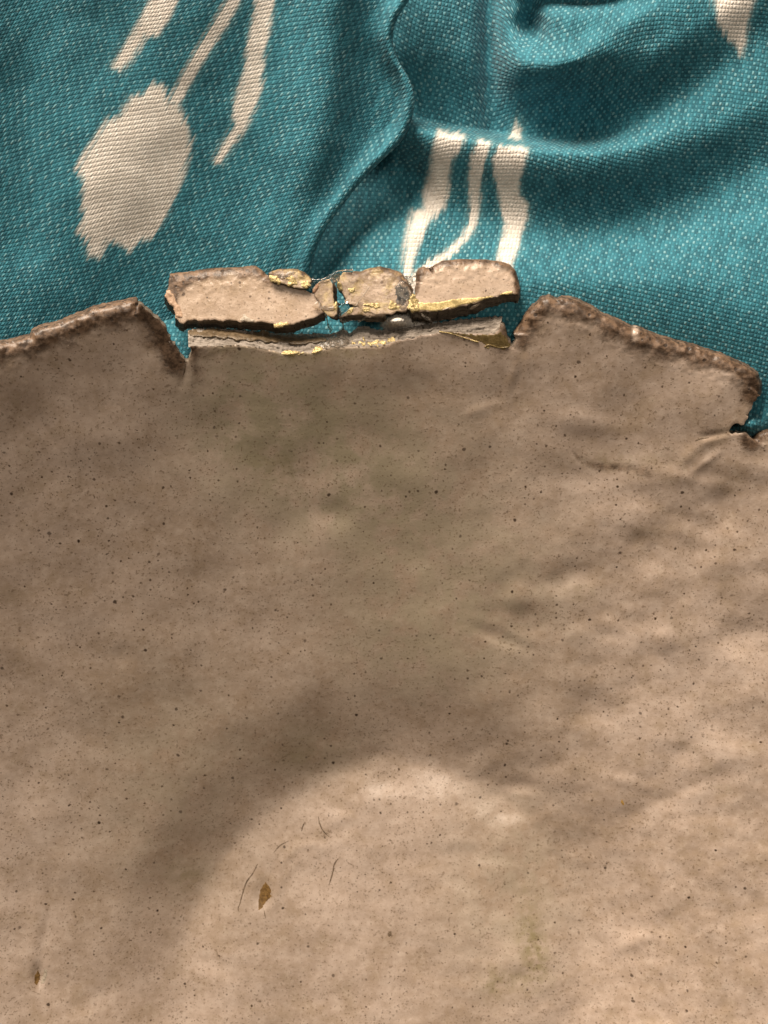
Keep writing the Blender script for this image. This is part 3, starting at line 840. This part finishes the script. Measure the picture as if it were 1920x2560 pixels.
# long left piece
zA = plane_z(620, 750, .0, .0, -.09, 101)
fa = thing('rim_fragment', 'long beige rim fragment with a ragged brown left end, leftmost of the broken row', 'fragment', at(620, 760, -6), GRP)
A = [(424, 684, 'r'), (448, 680, 'r'), (486, 680, 'r'), (500, 675, 'r'), (535, 670, 'r'), (575, 668, 'r'), (616, 664, 'r'), (640, 664, 'r'), (655, 675, 'r'), (667, 688, 'f'),
     (690, 703, 'f'), (720, 715, 'f'), (760, 722, 'f'), (783, 733, 'f'), (796, 745, 'f'), (803, 765, 'f'), (811, 784, 'f'), (790, 793, 'f'), (765, 800, 'f'), (735, 812, 'f'), (712, 814, 'f'),
     (690, 813, 'f'), (670, 808, 'f'), (640, 805, 'f'), (573, 802, 'f'), (500, 801, 'f'), (468, 801, 'f'), (458, 811, 'f'), (452, 808, 'f'), (440, 794, 'f'), (438, 770, 'f'), (428, 762, 'f'), (418, 748, 'f'),
     (412, 738, 'f'), (418, 728, 'f'), (421, 710, 'f')]
slab('body', A, np.arange(400, 826, 2.2), np.arange(652, 826, 2.2), zA, fa, M_GLAZE_F, M_CLAY_D, .0055, (0, 20), rim_r=26, edge_amp=2.2, seed=41,
     attrs_fun=frag_attrs([(415, 745), (420, 700), (426, 686), (500, 672), (575, 664), (640, 660), (665, 684)], 52, 42,
                          lambda x, y: .5 * blob(x, y, 445, 720, 32, 44) + .3 * blob(x, y, 500, 700, 60, 26) + .3 * blob(x, y, 450, 800, 14, 20)), face_rough=1.4)
crust('pale_chip', [(596, 800), (612, 788), (622, 796), (640, 803), (622, 806)], zA, M_PALE, fa, .0002, 1.7, 103, 5)
crust('gold_glue', [(683, 812), (696, 808), (718, 804), (722, 810), (706, 818), (688, 817)], zA, M_GOLD, fa, .0004, 1.6, 104, 3)
crust('broken_end', [(424, 722), (434, 735), (440, 752), (452, 772), (455, 790), (447, 796), (438, 792), (437, 770), (426, 760), (413, 742), (418, 728)], zA, plain_material('pink_clay', (.40, .25, .155), (.56, .385, .265), 1500), fa, .0006, 1.8, 105, 3)

# small gold-crusted chip
zB = plane_z(730, 690, .9, .0, -.1, 111, .0004)
fb = thing('ceramic_chip', 'small rounded chip crusted with gold glue above the long left fragment', 'chip', at(730, 700, -4), GRP)
B = [(669, 684, 'f'), (680, 676, 'r'), (698, 671, 'r'), (722, 672, 'r'), (745, 673, 'r'), (762, 679, 'r'), (773, 690, 'r'), (780, 698, 'f'), (776, 712, 'f'), (770, 722, 'f'), (750, 722, 'f'), (720, 714, 'f'), (695, 704, 'f'), (680, 697, 'f')]
slab('body', B, np.arange(660, 790, 2), np.arange(662, 730, 2), zB, fb, M_GLAZE_G, M_CLAY_D, .004, (0, 5), rim_r=16, edge_amp=2, seed=51,
     attrs_fun=frag_attrs([(672, 682), (698, 668), (745, 670), (776, 694)], 24, 52, lambda x, y: .2 * blob(x, y, 755, 690, 20, 14)))
crust('gold_glue', [(670, 690), (680, 685), (692, 690), (704, 703), (698, 711), (684, 706)], zB, M_GOLD, fb, .0006, 1.6, 112, 5, noise_sc=12)
crust('gold_glue', [(716, 696), (730, 690), (742, 697), (744, 710), (722, 714)], zB, M_GOLD, fb, .0006, 1.6, 113, 5, noise_sc=12)
crust('gold_glue', [(752, 704), (768, 702), (776, 714), (766, 722), (756, 716)], zB, M_GOLD, fb, .0005, 1.6, 114, 4, noise_sc=12)
crust('gold_glue', [(695, 684), (730, 678), (740, 688), (705, 700)], zB, M_FILM, fb, .0004, 1.7, 115, 5)

# narrow upright chip with a rusty corner
zC = plane_z(810, 740, .9, -.04, -.02, 121, .0004)
fc = thing('ceramic_chip', 'narrow pale chip with a rusty corner and dark right edge, held in glue between fragments', 'chip', at(815, 745, -5), GRP)
Cc = [(783, 722, 'f'), (790, 712, 'f'), (800, 702, 'f'), (815, 698, 'f'), (826, 697, 'f'), (831, 712, 'f'), (833, 735, 'f'), (836, 757, 'f'), (842, 772, 'f'), (842, 786, 'f'), (832, 794, 'f'), (818, 790, 'f'), (806, 772, 'f'), (796, 752, 'f'), (786, 735, 'f')]
slab('body', Cc, np.arange(774, 852, 2), np.arange(688, 804, 2), zC, fc, M_GLAZE_G, M_CLAY_D, .0045, (10, 8), rim_r=10, edge_amp=1.8, seed=61, attrs_fun=frag_attrs([(0, 0), (1, 1)], 5, 2))
crust('rust_corner', [(782, 724), (796, 709), (798, 716), (788, 730), (782, 732)], zC, plain_material('rust', (.22, .115, .06), (.36, .2, .11), 1500), fc, .0003, 1.6, 122, 1.5)
crust('gold_glue', [(834, 762), (842, 758), (844, 770), (842, 784), (836, 780)], zC, M_GOLD, fc, .0006, 1.5, 123, 3, noise_sc=11)
crust('gold_glue', [(824, 698), (834, 694), (840, 706), (832, 712)], zC, M_FILM, fc, .0006, 1.5, 124, 2)
# glue pocket at its foot
crust('glue_film', [(794, 752), (806, 766), (826, 768), (836, 764), (838, 776), (815, 778), (790, 772), (780, 766)], zC, M_FILM, fc, .0005, 1.6, 125, 2.5)

# middle piece
zD = plane_z(940, 725, -.9, .0, -.08, 131, .0004)
fd = thing('rim_fragment', 'rounded middle rim fragment with a charcoal smear and a fibre across it', 'fragment', at(945, 735, -6), GRP)
Dd = [(848, 690, 'f'), (860, 680, 'f'), (878, 677, 'r'), (900, 677, 'r'), (925, 670, 'r'), (950, 667, 'r'), (972, 671, 'r'), (995, 677, 'r'), (1008, 687, 'r'), (1016, 700, 'f'), (1028, 710, 'f'), (1032, 722, 'f'), (1030, 745, 'f'),
      (1024, 768, 'f'), (1010, 778, 'f'), (985, 783, 'f'), (960, 788, 'f'), (930, 786, 'f'), (905, 775, 'f'), (880, 762, 'f'), (866, 754, 'f'), (863, 745, 'f'), (856, 736, 'f'), (848, 722, 'f'), (846, 704, 'f')]
slab('body', Dd, np.arange(838, 1042, 2), np.arange(658, 798, 2), zD, fd, M_GLAZE_G, M_CLAY_D, .005, (0, 5), rim_r=20, edge_amp=2.4, seed=71,
     attrs_fun=frag_attrs([(860, 676), (900, 674), (950, 663), (1008, 684), (1030, 712)], 28, 72, lambda x, y: .3 * blob(x, y, 862, 712, 14, 24)))
crust('gold_glue', [(842, 700), (850, 704), (860, 728), (852, 726), (844, 716)], zD, M_GOLD, fd, .0006, 1.5, 132, 4, noise_sc=12)
crust('gold_glue', [(868, 722), (886, 718), (888, 728), (874, 734)], zD, M_GOLD, fd, .0005, 1.5, 133, 4, noise_sc=12)
crust('gold_glue', [(978, 752), (986, 758), (998, 766), (1000, 776), (980, 776), (970, 770)], zD, M_GOLD, fd, .0005, 1.5, 134, 4, noise_sc=12)
crust('charcoal_smear', [(990, 716), (1004, 712), (1018, 720), (1022, 745), (1008, 764), (994, 760), (988, 740)], zD, M_SOOT, fd, .00003, 1.7, 135, 7, lift=.00006, noise_sc=13)
crust('glue_film', [(1000, 700), (1026, 712), (1030, 740), (1020, 770), (1000, 772), (990, 720)], zD, M_GLUE, fd, .0006, 1.8, 136, 3, lift=.0004)
strand('fibre', [(890, 764, .9), (900, 750, 1.25), (912, 733, 1.3), (922, 718, 1.1)], .13, M_PALE, fd, .3, 5)

# thin sliver in front of the middle piece
zE = plane_z(895, 785, -.9, .03, .05, 141, .0004)
fs = thing('ceramic_sliver', 'thin pointed pale sliver dusted with gold below the middle fragment', 'sliver', at(890, 785, -3), GRP)
Es = [(843, 793, 'f'), (862, 782, 'f'), (884, 768, 'f'), (902, 762, 'f'), (925, 764, 'f'), (945, 770, 'f'), (958, 777, 'f'), (964, 784, 'f'), (955, 790, 'f'), (930, 791, 'f'), (905, 788, 'f'), (880, 787, 'f'), (860, 792, 'f')]
slab('body', Es, np.arange(836, 1000, 1.8), np.arange(756, 800, 1.8), zE, fs, M_GLAZE_G, M_CLAY_D, .0035, (3, 13), rim_r=8, edge_amp=1.6, seed=81, attrs_fun=frag_attrs([(0, 0), (1, 1)], 5, 2), face_rough=2)
crust('gold_glue', [(910, 762), (930, 757), (948, 758), (950, 768), (940, 776), (934, 768), (920, 766)], zE, M_GOLD, fs, .0008, 1.5, 142, 3, noise_sc=12)
crust('gold_glue', [(868, 778), (882, 770), (884, 776), (874, 786), (866, 786)], zE, M_GOLD, fs, .0003, 1.5, 143, 4, noise_sc=12)
crust('gold_glue', [(908, 770), (924, 768), (926, 780), (910, 782)], zE, M_GOLD, fs, .0004, 1.5, 144, 5, noise_sc=11)

# right piece with the gold seam
zF = plane_z(1170, 715, -.6, .0, -.08, 151, .00035)
ff = thing('rim_fragment', 'right rim fragment with a bright gold seam above its dark broken edge', 'fragment', at(1170, 730, -6), GRP)
F = [(1040, 705, 'r'), (1041, 684, 'r'), (1048, 671, 'r'), (1060, 666, 'r'), (1073, 671, 'f'), (1080, 666, 'r'), (1103, 652, 'r'), (1150, 647, 'r'), (1210, 648, 'r'), (1255, 654, 'r'), (1277, 661, 'r'), (1290, 678, 'r'), (1296, 700, 'r'),
     (1301, 724, 'r'), (1298, 740, 'f'), (1284, 733, 'f'), (1250, 739, 'f'), (1215, 747, 'f'), (1185, 759, 'f'), (1150, 766, 'f'), (1110, 776, 'f'), (1080, 779, 'f'), (1046, 778, 'f'), (1030, 776, 'f'), (1034, 750, 'f'), (1038, 725, 'f')]
slab('body', F, np.arange(1022, 1312, 2.2), np.arange(640, 790, 2.2), zF, ff, M_GLAZE_F, M_CLAY_D, .006, (0, 25), rim_r=24, edge_amp=1.8, seed=91,
     attrs_fun=frag_attrs([(1036, 720), (1041, 684), (1055, 664), (1075, 668), (1103, 649), (1210, 644), (1279, 658), (1300, 700), (1303, 735)], 30, 92), face_rough=1.1)
crust('gold_glue', [(1048, 757), (1080, 757), (1120, 751), (1160, 745), (1205, 744), (1240, 738), (1280, 727), (1284, 732), (1250, 737), (1215, 745), (1185, 757), (1150, 764), (1110, 774), (1080, 777), (1048, 776)], zF, M_GOLD_S, ff, .00004, 1.8, 152, 1.6, noise_sc=22)
crust('gold_glue', [(1024, 742), (1036, 738), (1044, 750), (1047, 777), (1030, 779), (1020, 772)], zF, M_GOLD, ff, .0007, 1.6, 153, 4, noise_sc=13)
# chips on its broken edge and hardened glue at its left foot
def front(zf, x, ytop, t, thick=.006, sh=25):
    return float(zf(np.array([x * 1.]), np.array([ytop * 1.]))[0]) - thick * t
def shard(name, quad, zmm, mat, parent, th=.0004):
    p = np.array(quad, float); n = len(p)
    z = (np.array(zmm) - 2.3) * 1e-3
    c = p.mean(0); zc = z.mean()
    v = np.concatenate([W(p[:, 0], p[:, 1], z), W(np.array([c[0]]), np.array([c[1]]), np.array([zc + th]))])
    f = [(i, (i + 1) % n, n, n) for i in range(n)]
    me = bpy.data.meshes.new(name); me.from_pydata([tuple(q) for q in v], [], [(a, b, c2) for a, b, c2, _ in f]); me.update()
    me.materials.append(mat)
    o = bpy.data.objects.new(name, me); COL.objects.link(o); o.parent = parent; o.matrix_parent_inverse = parent.matrix_world.inverted()
    return o
shard('clay_flake', [(1173, 773), (1180, 765), (1195, 759), (1202, 757), (1194, 766), (1180, 774)], [-2.2, -1, -.2, -.1, -1.2, -2.4], M_PALE, ff)
shard('clay_flake', [(1104, 775), (1118, 769), (1127, 767), (1120, 773), (1108, 777)], [.2, .2, .2, -.3, -.3], M_PALE, ff)
shard('glue_lump', [(1052, 781), (1062, 786), (1076, 794), (1080, 806), (1066, 800), (1054, 790)], [-.3, -1.2, -2.4, -4, -3, -1.5], M_FILM, ff, .0012)
strand('glue_strand', [(1036, 786, -2.6), (1048, 792, -3.4), (1062, 798, -4), (1076, 806, -5), (1080, 822, -6.2)], .5, M_CLAY_D, ff, .6, 8)

# clear glue drawn into threads between the pieces and down to the dish
strand('glue_strand', [(779, 701, .6), (795, 701, 1.1), (812, 697, 1.2), (834, 684, 1.2), (850, 678, 1.1), (882, 677, .8)], .38, M_GLUE, fc, .5, 11)
strand('glue_strand', [(780, 694, .7), (784, 702, .6), (790, 712, .5)], .3, M_GLUE, fb, .5, 12)
strand('glue_strand', [(842, 760, .5), (852, 762, .1), (863, 758, .4), (866, 752, .7)], .38, M_GLUE, fc, .6, 13)
strand('glue_strand', [(814, 786, 0), (818, 800, -1.5), (820, 814, -3.4), (824, 822, -5), (828, 828, -6)], .26, M_FILM, fa, .6, 14)
strand('glue_strand', [(820, 812, -3.6), (830, 822, -5), (824, 832, -6.5)], .3, M_GLUE, fa, .5, 15)
strand('glue_strand', [(852, 799, -1.5), (857, 808, -3), (858, 818, -5), (857, 828, -7)], .34, M_FILM, fs, .6, 16)
strand('glue_strand', [(896, 804, -3.4), (904, 800, -2.6), (912, 794, -1.6), (925, 790, -.4)], .34, M_FILM, fs, .6, 17)
strand('glue_strand', [(790, 838, -7.4), (794, 850, -6), (800, 866, -4.5)], .26, M_FILM, dish, .5, 18)
strand('glue_strand', [(1016, 695, .6), (1026, 692, .8), (1041, 690, .8)], .22, M_GLUE, fd, .5, 19)
# glue skin bridging the two big pieces, and the slack skin between chip and middle piece
def skin(name, quad, zmm, mat, parent, n=12, sag=.0008, seed=0):
    (x0, y0), (x1, y1), (x2, y2), (x3, y3) = quad
    s, t = np.meshgrid(np.linspace(0, 1, n), np.linspace(0, 1, n))
    px = (x0 * (1 - s) + x1 * s) * (1 - t) + (x3 * (1 - s) + x2 * s) * t
    py = (y0 * (1 - s) + y1 * s) * (1 - t) + (y3 * (1 - s) + y2 * s) * t
    z = (zmm[0] * (1 - s) + zmm[1] * s) * (1 - t) + (zmm[3] * (1 - s) + zmm[2] * s) * t
    z = (z - 2.3) * 1e-3 - sag * np.sin(np.pi * s) * np.sin(np.pi * t) + .00015 * vnoise(s * 5, t * 5, seed)
    gi = np.arange(n * n).reshape(n, n)
    f = np.stack([gi[:-1, :-1], gi[1:, :-1], gi[1:, 1:], gi[:-1, 1:]], -1).reshape(-1, 4)
    P = W(px.ravel(), py.ravel(), z.ravel()); Q = P - np.array([0, 0, .00025])
    m = n * n
    ring = np.concatenate([gi[0, :], gi[1:, -1], gi[-1, -2::-1], gi[-2:0:-1, 0]])
    side = np.stack([ring, np.roll(ring, -1), np.roll(ring, -1) + m, ring + m], -1)
    return mesh_obj(name, np.concatenate([P, Q]), np.concatenate([f, f[:, ::-1] + m, side]), mat, parent)
skin('glue_film', [(1012, 690), (1030, 692), (1034, 708), (1022, 712)], [.4, .6, .4, .3], M_GLUE, fd, seed=1)
skin('glue_film', [(778, 700), (790, 706), (786, 730), (774, 722)], [.4, .4, .2, .2], M_GLUE, fb, seed=2)
skin('glue_film', [(826, 690), (850, 682), (850, 698), (834, 706)], [.8, .8, .5, .5], M_FILM, fc, seed=3)
skin('glue_film', [(838, 776), (866, 756), (872, 768), (846, 792)], [-.6, -.1, -.3, -.8], M_GLUE, fc, seed=4)
skin('glue_film', [(1030, 784), (1046, 788), (1044, 808), (1030, 812)], [-2.5, -2.8, -6, -6.5], M_GLUE, ff, seed=5)
skin('glue_film', [(848, 797), (872, 800), (862, 808), (854, 808)], [-1.6, -1.6, -3, -3], M_FILM, fs, seed=6)

# ------------------------------------------------------------------ the cloth
def ridge(px, py, pl, amps, wl, wr, power=2.0):
    """soft fold along a polyline; amps in mm at its points; wl / wr widths on its two sides"""
    d, _, _, _, sd, par = seg_dist(px, py, pl)
    a = np.interp(par, np.arange(len(pl)), amps)
    wd = np.where(sd > 0, wl, wr)
    return a * np.exp(-np.abs(d / wd) ** power)

HEM = spline([(1060, -200), (1040, -80), (1003, 0), (976, 45), (966, 95), (980, 145), (1006, 190), (1020, 240), (1012, 300), (985, 350), (932, 402), (882, 455), (836, 515), (800, 565), (774, 620), (755, 680), (735, 760), (715, 860), (700, 960)], 6)

def left_z(px, py):
    """mm: the slack panel left of the folded hem"""
    pe = 720 - np.log1p(np.exp(np.clip((720 - px) / 40, -30, 30))) * 40
    pe = np.where(px < 300, px, pe)
    z = 2.0 - .020 * (pe - 200) - .024 * (py - 200)
    z = z + ridge(px, py, [(835, -200), (832, 0), (815, 200), (800, 350), (765, 480), (720, 600), (690, 700)], [7, 7.5, 7.5, 7, 5.5, 4.5, 3], 75, 95)
    z = z + ridge(px, py, [(540, -200), (450, 150), (300, 420), (150, 700)], [1.5, 2.0, 2.0, 1.0], 120, 140)
    z = z + ridge(px, py, [(100, -100), (30, 300), (60, 600)], [-2, -2.5, -2], 90, 120)
    z = z + .9 * vnoise(px / 300, py / 300, 201) + .25 * vnoise(px / 90, py / 90, 202)
    d, _, _, _, sd, par = seg_dist(px, py, HEM)
    z = z + np.interp(par / len(HEM), [0, .3, .45, .6, .8, 1], [5, 5, 5.5, 5, 4, 2]) * np.exp(-(d / 26) ** 1.4)
    return z

def right_z(px, py):
    """mm: the bunched panel right of the hem"""
    X = np.arange(600.0, 2200.0, 4.0)
    k = np.exp(-.5 * (np.arange(-30, 31) / 7.0) ** 2); k /= k.sum()
    def prof(xk, vk, blur=True):
        a = np.interp(X, xk, vk)
        if blur: a = np.convolve(np.pad(a, 30, 'edge'), k, 'valid')
        return np.interp(px, X, a)
    kb = np.exp(-.5 * (np.arange(-30, 31) / 3.0) ** 2); kb /= kb.sum()
    def prof_s(xk, vk):
        a = np.convolve(np.pad(np.interp(X, xk, vk), 30, 'edge'), kb, 'valid')
        return np.interp(px, X, a)
    cy = prof([900, 1010, 1060, 1130, 1220, 1300, 1400, 1500, 1580, 1670, 1780, 1880, 2000], [285, 312, 332, 345, 358, 372, 384, 386, 374, 345, 302, 250, 200])
    gap = prof([1000, 1480, 1600, 1750, 1900], [34, 36, 62, 95, 120])
    top = prof_s([950, 1010, 1100, 1195, 1222, 1245, 1300, 1430, 1700, 2000], [-12, -11, -13, -19, -30, -21, -8, -2, 0, 1])
    pok = prof_s([950, 1010, 1100, 1195, 1222, 1260, 1330, 1400, 1550, 1700, 1900], [-15, -15, -18, -22, -27, -25, -21, -18, -12, -7, -4])
    crs = prof([930, 1010, 1080, 1300, 1500, 1650, 1800, 1950], [-15, -10, -7, -4.5, -4.5, -5, -4.5, -3.5])
    val = prof([900, 1000, 1120, 1300, 1450, 1700, 1950], [-22, -21, -16, -13.5, -14, -13, -9])
    low = prof([800, 950, 1000, 1060, 1200, 1600, 1950], [-14, -11.5, -9.5, -8.8, -8.0, -4.5, -.5])
    y0 = np.minimum(120, cy - gap - 170); y1 = cy - gap; y2 = cy + 4; y3 = cy + 185; y4 = np.maximum(720 + 0 * px, y3 + 120)
    y3 = y3 - 60 * sstep(1130, 1030, px)
    z = np.where(py < y1, top + (pok - top) * sstep(0, 1, (py - y0) / (y1 - y0)),
        np.where(py < y2, pok + (crs - pok) * sstep(0, 1, (py - y1) / (y2 - y1)) ** .8,
        np.where(py < y3, crs + (val - crs) * sstep(0, 1, (py - y2) / (y3 - y2)),
                 val + (low - val) * sstep(0, 1, (py - y3) / (y4 - y3)))))
    # tucked hollow at the top with a raised lip
    z = z - 11 * blob(px, py, 1322, 70, 46, 62)
    z = z + ridge(px, py, [(1265, 20), (1275, 90), (1310, 150), (1375, 166), (1450, 148), (1520, 95), (1600, 40), (1700, 0)], [1, 2, 3.5, 4, 3.5, 2.5, 2, 1], 34, 60, 1.8)
    z = z - 6 * blob(px, py, 1440, 0, 130, 26)
    z = z + ridge(px, py, [(1010, 600), (1060, 565), (1110, 570)], [1, 2.5, 1], 36, 46, 2)
    z = z + .6 * vnoise(px / 260, py / 260, 211) + .22 * vnoise(px / 90, py / 90, 212)
    return z

def under_dish(px, py):
    """mm ceiling so the cloth stays beneath the dish"""
    return bowl_base(px, py) * 1e3 - 6.8

def softmin(a, b, k=3.0):
    h = np.clip(.5 + .5 * (b - a) / k, 0, 1)
    return b * (1 - h) + a * h - k * h * (1 - h)

# figures of the print, in layout units on the cloth; (outline, softness)
FIG = [
    # left panel
    ([(380, -40), (432, -40), (440, 0), (425, 40), (392, 88), (362, 86), (330, 140), (300, 178), (282, 166), (310, 118), (345, 60), (375, 0)], .45, 'L'),
    ([(578, -40), (612, -40), (598, 10), (570, 60), (520, 135), (478, 205), (450, 258), (420, 256), (448, 205), (490, 130), (535, 58), (568, 0)], .25, 'L'),
    ([(645, -40), (682, -40), (678, 20), (668, 90), (655, 150), (652, 215), (640, 262), (612, 320), (580, 365), (552, 408), (536, 404), (560, 358), (588, 318), (585, 255), (608, 200), (618, 150), (622, 90), (640, 20)], .35, 'L'),
    ([(385, 214), (408, 222), (420, 258), (446, 262), (458, 300), (470, 330), (470, 380), (456, 430), (440, 480), (410, 545), (380, 590), (345, 598), (322, 622), (296, 606), (268, 600), (246, 640), (228, 640), (222, 600), (200, 580), (215, 540), (208, 500), (212, 450), (198, 420), (212, 390), (240, 350), (272, 306), (300, 296), (330, 246), (360, 238)], .6, 'L'),
    # right panel
    ([(1098, 330), (1162, 340), (1150, 372), (1128, 400), (1120, 440), (1122, 480), (1108, 520), (1080, 540), (1062, 575), (1040, 620), (1022, 690), (1008, 690), (1012, 640), (1022, 570), (1032, 530), (1060, 525), (1066, 470), (1080, 420), (1086, 375)], .4, 'R'),
    ([(1198, 350), (1228, 358), (1214, 395), (1202, 440), (1200, 490), (1196, 540), (1180, 582), (1140, 625), (1100, 662), (1060, 700), (1030, 740), (1000, 830), (960, 835), (975, 770), (1005, 715), (1050, 670), (1110, 632), (1156, 592), (1176, 552), (1176, 490), (1174, 440), (1182, 390)], .22, 'R'),
    ([(1250, 366), (1320, 374), (1310, 410), (1296, 450), (1300, 490), (1320, 510), (1318, 545), (1304, 580), (1296, 620), (1280, 660), (1262, 720), (1240, 720), (1246, 670), (1252, 630), (1262, 585), (1268, 560), (1256, 520), (1246, 470), (1236, 430), (1234, 395)], .3, 'R'),
    ([(1276, 345), (1299, 345), (1298, 318), (1292, 298), (1286, 318)], .25, 'R'),
    ([(1782, -60), (1892, -60), (1886, 0), (1870, 60), (1866, 100), (1856, 140), (1840, 110), (1822, 90), (1800, 60), (1786, 0)], .5, 'R'),
    ([(960, 770), (1010, 745), (1070, 760), (1090, 800), (1080, 850), (980, 850), (955, 810)], .25, 'R'),
]
def pattern(px, py, side):
    pat = np.full(px.shape, 9.0); soft = np.full(px.shape, .3)
    for pl, sf, s in FIG:
        if s != side: continue
        a = np.asarray(pl, float)
        m = (px > a[:, 0].min() - 60) & (px < a[:, 0].max() + 60) & (py > a[:, 1].min() - 60) & (py < a[:, 1].max() + 60)
        d = np.full(px.shape, 9.0); d[m] = np.clip(sdf(px[m], py[m], a) / 10.0, -9, 9)
        b = d < pat
        soft = np.where(b, sf, soft); pat = np.minimum(pat, d)
    return pat, soft

cloth = thing('cloth', 'crumpled teal woven cloth with cream ikat figures under the dish', 'cloth', at(960, 600, -22))
M_CLOTH = cloth_material()

# bunched panel (also runs under the dish)
xs = axis([(-1100, 640, 60), (640, 1990, 3.6), (1990, 3100, 60)]); ys = axis([(-900, -60, 40), (-60, 980, 3.6), (980, 1150, 10), (1150, 4700, 70)])
gx, gy = np.meshgrid(xs, ys); px = gx.ravel(); py = gy.ravel()
zr = right_z(px, py)
zr = zr - 8 * sstep(960, 760, px) * sstep(900, 640, py)
zr = zr * sstep(-500, -100, py) - 14 * (1 - sstep(-500, -100, py))
zr = softmin(zr, under_dish(px, py) , 3.0)
zr = np.maximum(zr, -66); zr0 = zr.copy()
zr = zr + 8.2 * blob(px, py, 992, 803, 32, 17) + 7 * blob(px, py, 1878, 1062, 42, 28)
# cloth coordinates in threads: turn slowly across the panel
PITCH = 12.6
th = np.radians(9) * sstep(1200, 1700, px) + np.radians(4)
lx = px - 1300; 
zg = zr0.reshape(gx.shape); arc = np.concatenate([np.zeros((1, gx.shape[1])), np.cumsum(np.hypot(np.diff(gy, axis=0), np.diff(zg, axis=0) * 10), axis=0)])
arc = arc - arc[np.argmin(np.abs(ys - 740))][None, :]
ly = arc.ravel()
u = (lx * 1.0 + ly * .18) / (8.6)
v = (ly - lx * .24 * sstep(1150, 1500, px) + .00012 * (lx - 300) ** 2 * np.sign(lx) * 0) / (11.2)
pat, soft = pattern(px, py, 'R')
R, C = gx.shape; ii = np.arange(R * C).reshape(R, C)
q = np.stack([ii[:-1, :-1], ii[1:, :-1], ii[1:, 1:], ii[:-1, 1:]], -1).reshape(-1, 4)
mesh_obj('bunched_panel', W(px, py, zr * 1e-3), q, M_CLOTH, cloth, {'pat': pat, 'soft': soft}, uv=np.stack([u, v], -1))

# left panel: sheet ending in the rolled hem, then its turned-under edge
PTS = resample(HEM, 330)
tn = np.gradient(PTS, axis=0); tn /= np.linalg.norm(tn, axis=1)[:, None]
nl = np.stack([-tn[:, 1], tn[:, 0]], -1)          # towards the left of the hem
if nl[:, 0].mean() > 0: nl = -nl
ROLL = 17.0
outs = np.concatenate([np.linspace(0, 1, 250)])
cols = []
# distances across from the hem into the panel, measured horizontally to the far left
span = PTS[:, 0] + 900
cross = np.concatenate([np.linspace(0, 60, 22)[:-1], np.linspace(60, 1060, 280), np.linspace(1080, 1900, 14)])
bx = []; by = []; bz = []; bu = []
for k, s in enumerate(cross):
    wgt = math.exp(-s / 90.0)
    # near the hem follow its normal, farther out run straight left
    ox = PTS[:, 0] + nl[:, 0] * 0 - s
    oy = PTS[:, 1] + (nl[:, 1] * 0)
    bx.append(ox); by.append(oy)
bx = np.array(bx); by = np.array(by)
bz = left_z(bx, by)
bz = softmin(bz, under_dish(bx, by), 3.0)
# rolled edge: the sheet turns over a small radius and goes back under
hz = bz[0]
nroll = 9
rx = []; ry = []; rz = []
horiz = np.abs(nl[:, 0]) + .15
for k in range(1, nroll + 1):
    a = math.pi * k / nroll
    rx.append(PTS[:, 0] + ROLL * math.sin(a) * .95)
    ry.append(PTS[:, 1] + ROLL * math.sin(a) * .35)
    rz.append(hz - ROLL * .1 * (1 - math.cos(a)))
for s in (20, 60, 120):
    rx.append(PTS[:, 0] - s); ry.append(PTS[:, 1]); rz.append(hz - ROLL * .2 - s * .02)
ax_ = np.concatenate([np.array(rx)[::-1], bx]); ay_ = np.concatenate([np.array(ry)[::-1], by]); az_ = np.concatenate([np.array(rz)[::-1], bz])
R, C = ax_.shape; ii = np.arange(R * C).reshape(R, C)
q = np.stack([ii[:-1, :-1], ii[:-1, 1:], ii[1:, 1:], ii[1:, :-1]], -1).reshape(-1, 4)[:, ::-1]
fxp = ax_.ravel(); fyp = ay_.ravel()
# threads: weft climbs gently to the right, warp leans with the figures
u = ((fxp + .56 * fyp) + 20 * vnoise(fxp / 400, fyp / 400, 301)) / (7.6)
v = ((fyp + .21 * fxp) + 20 * vnoise(fxp / 400 + 5, fyp / 400, 302)) / (10.6)
pat, soft = pattern(fxp, fyp, 'L')
mesh_obj('hemmed_panel', W(fxp, fyp, az_.ravel() * 1e-3), q, M_CLOTH, cloth, {'pat': pat, 'soft': soft}, uv=np.stack([u, v], -1))
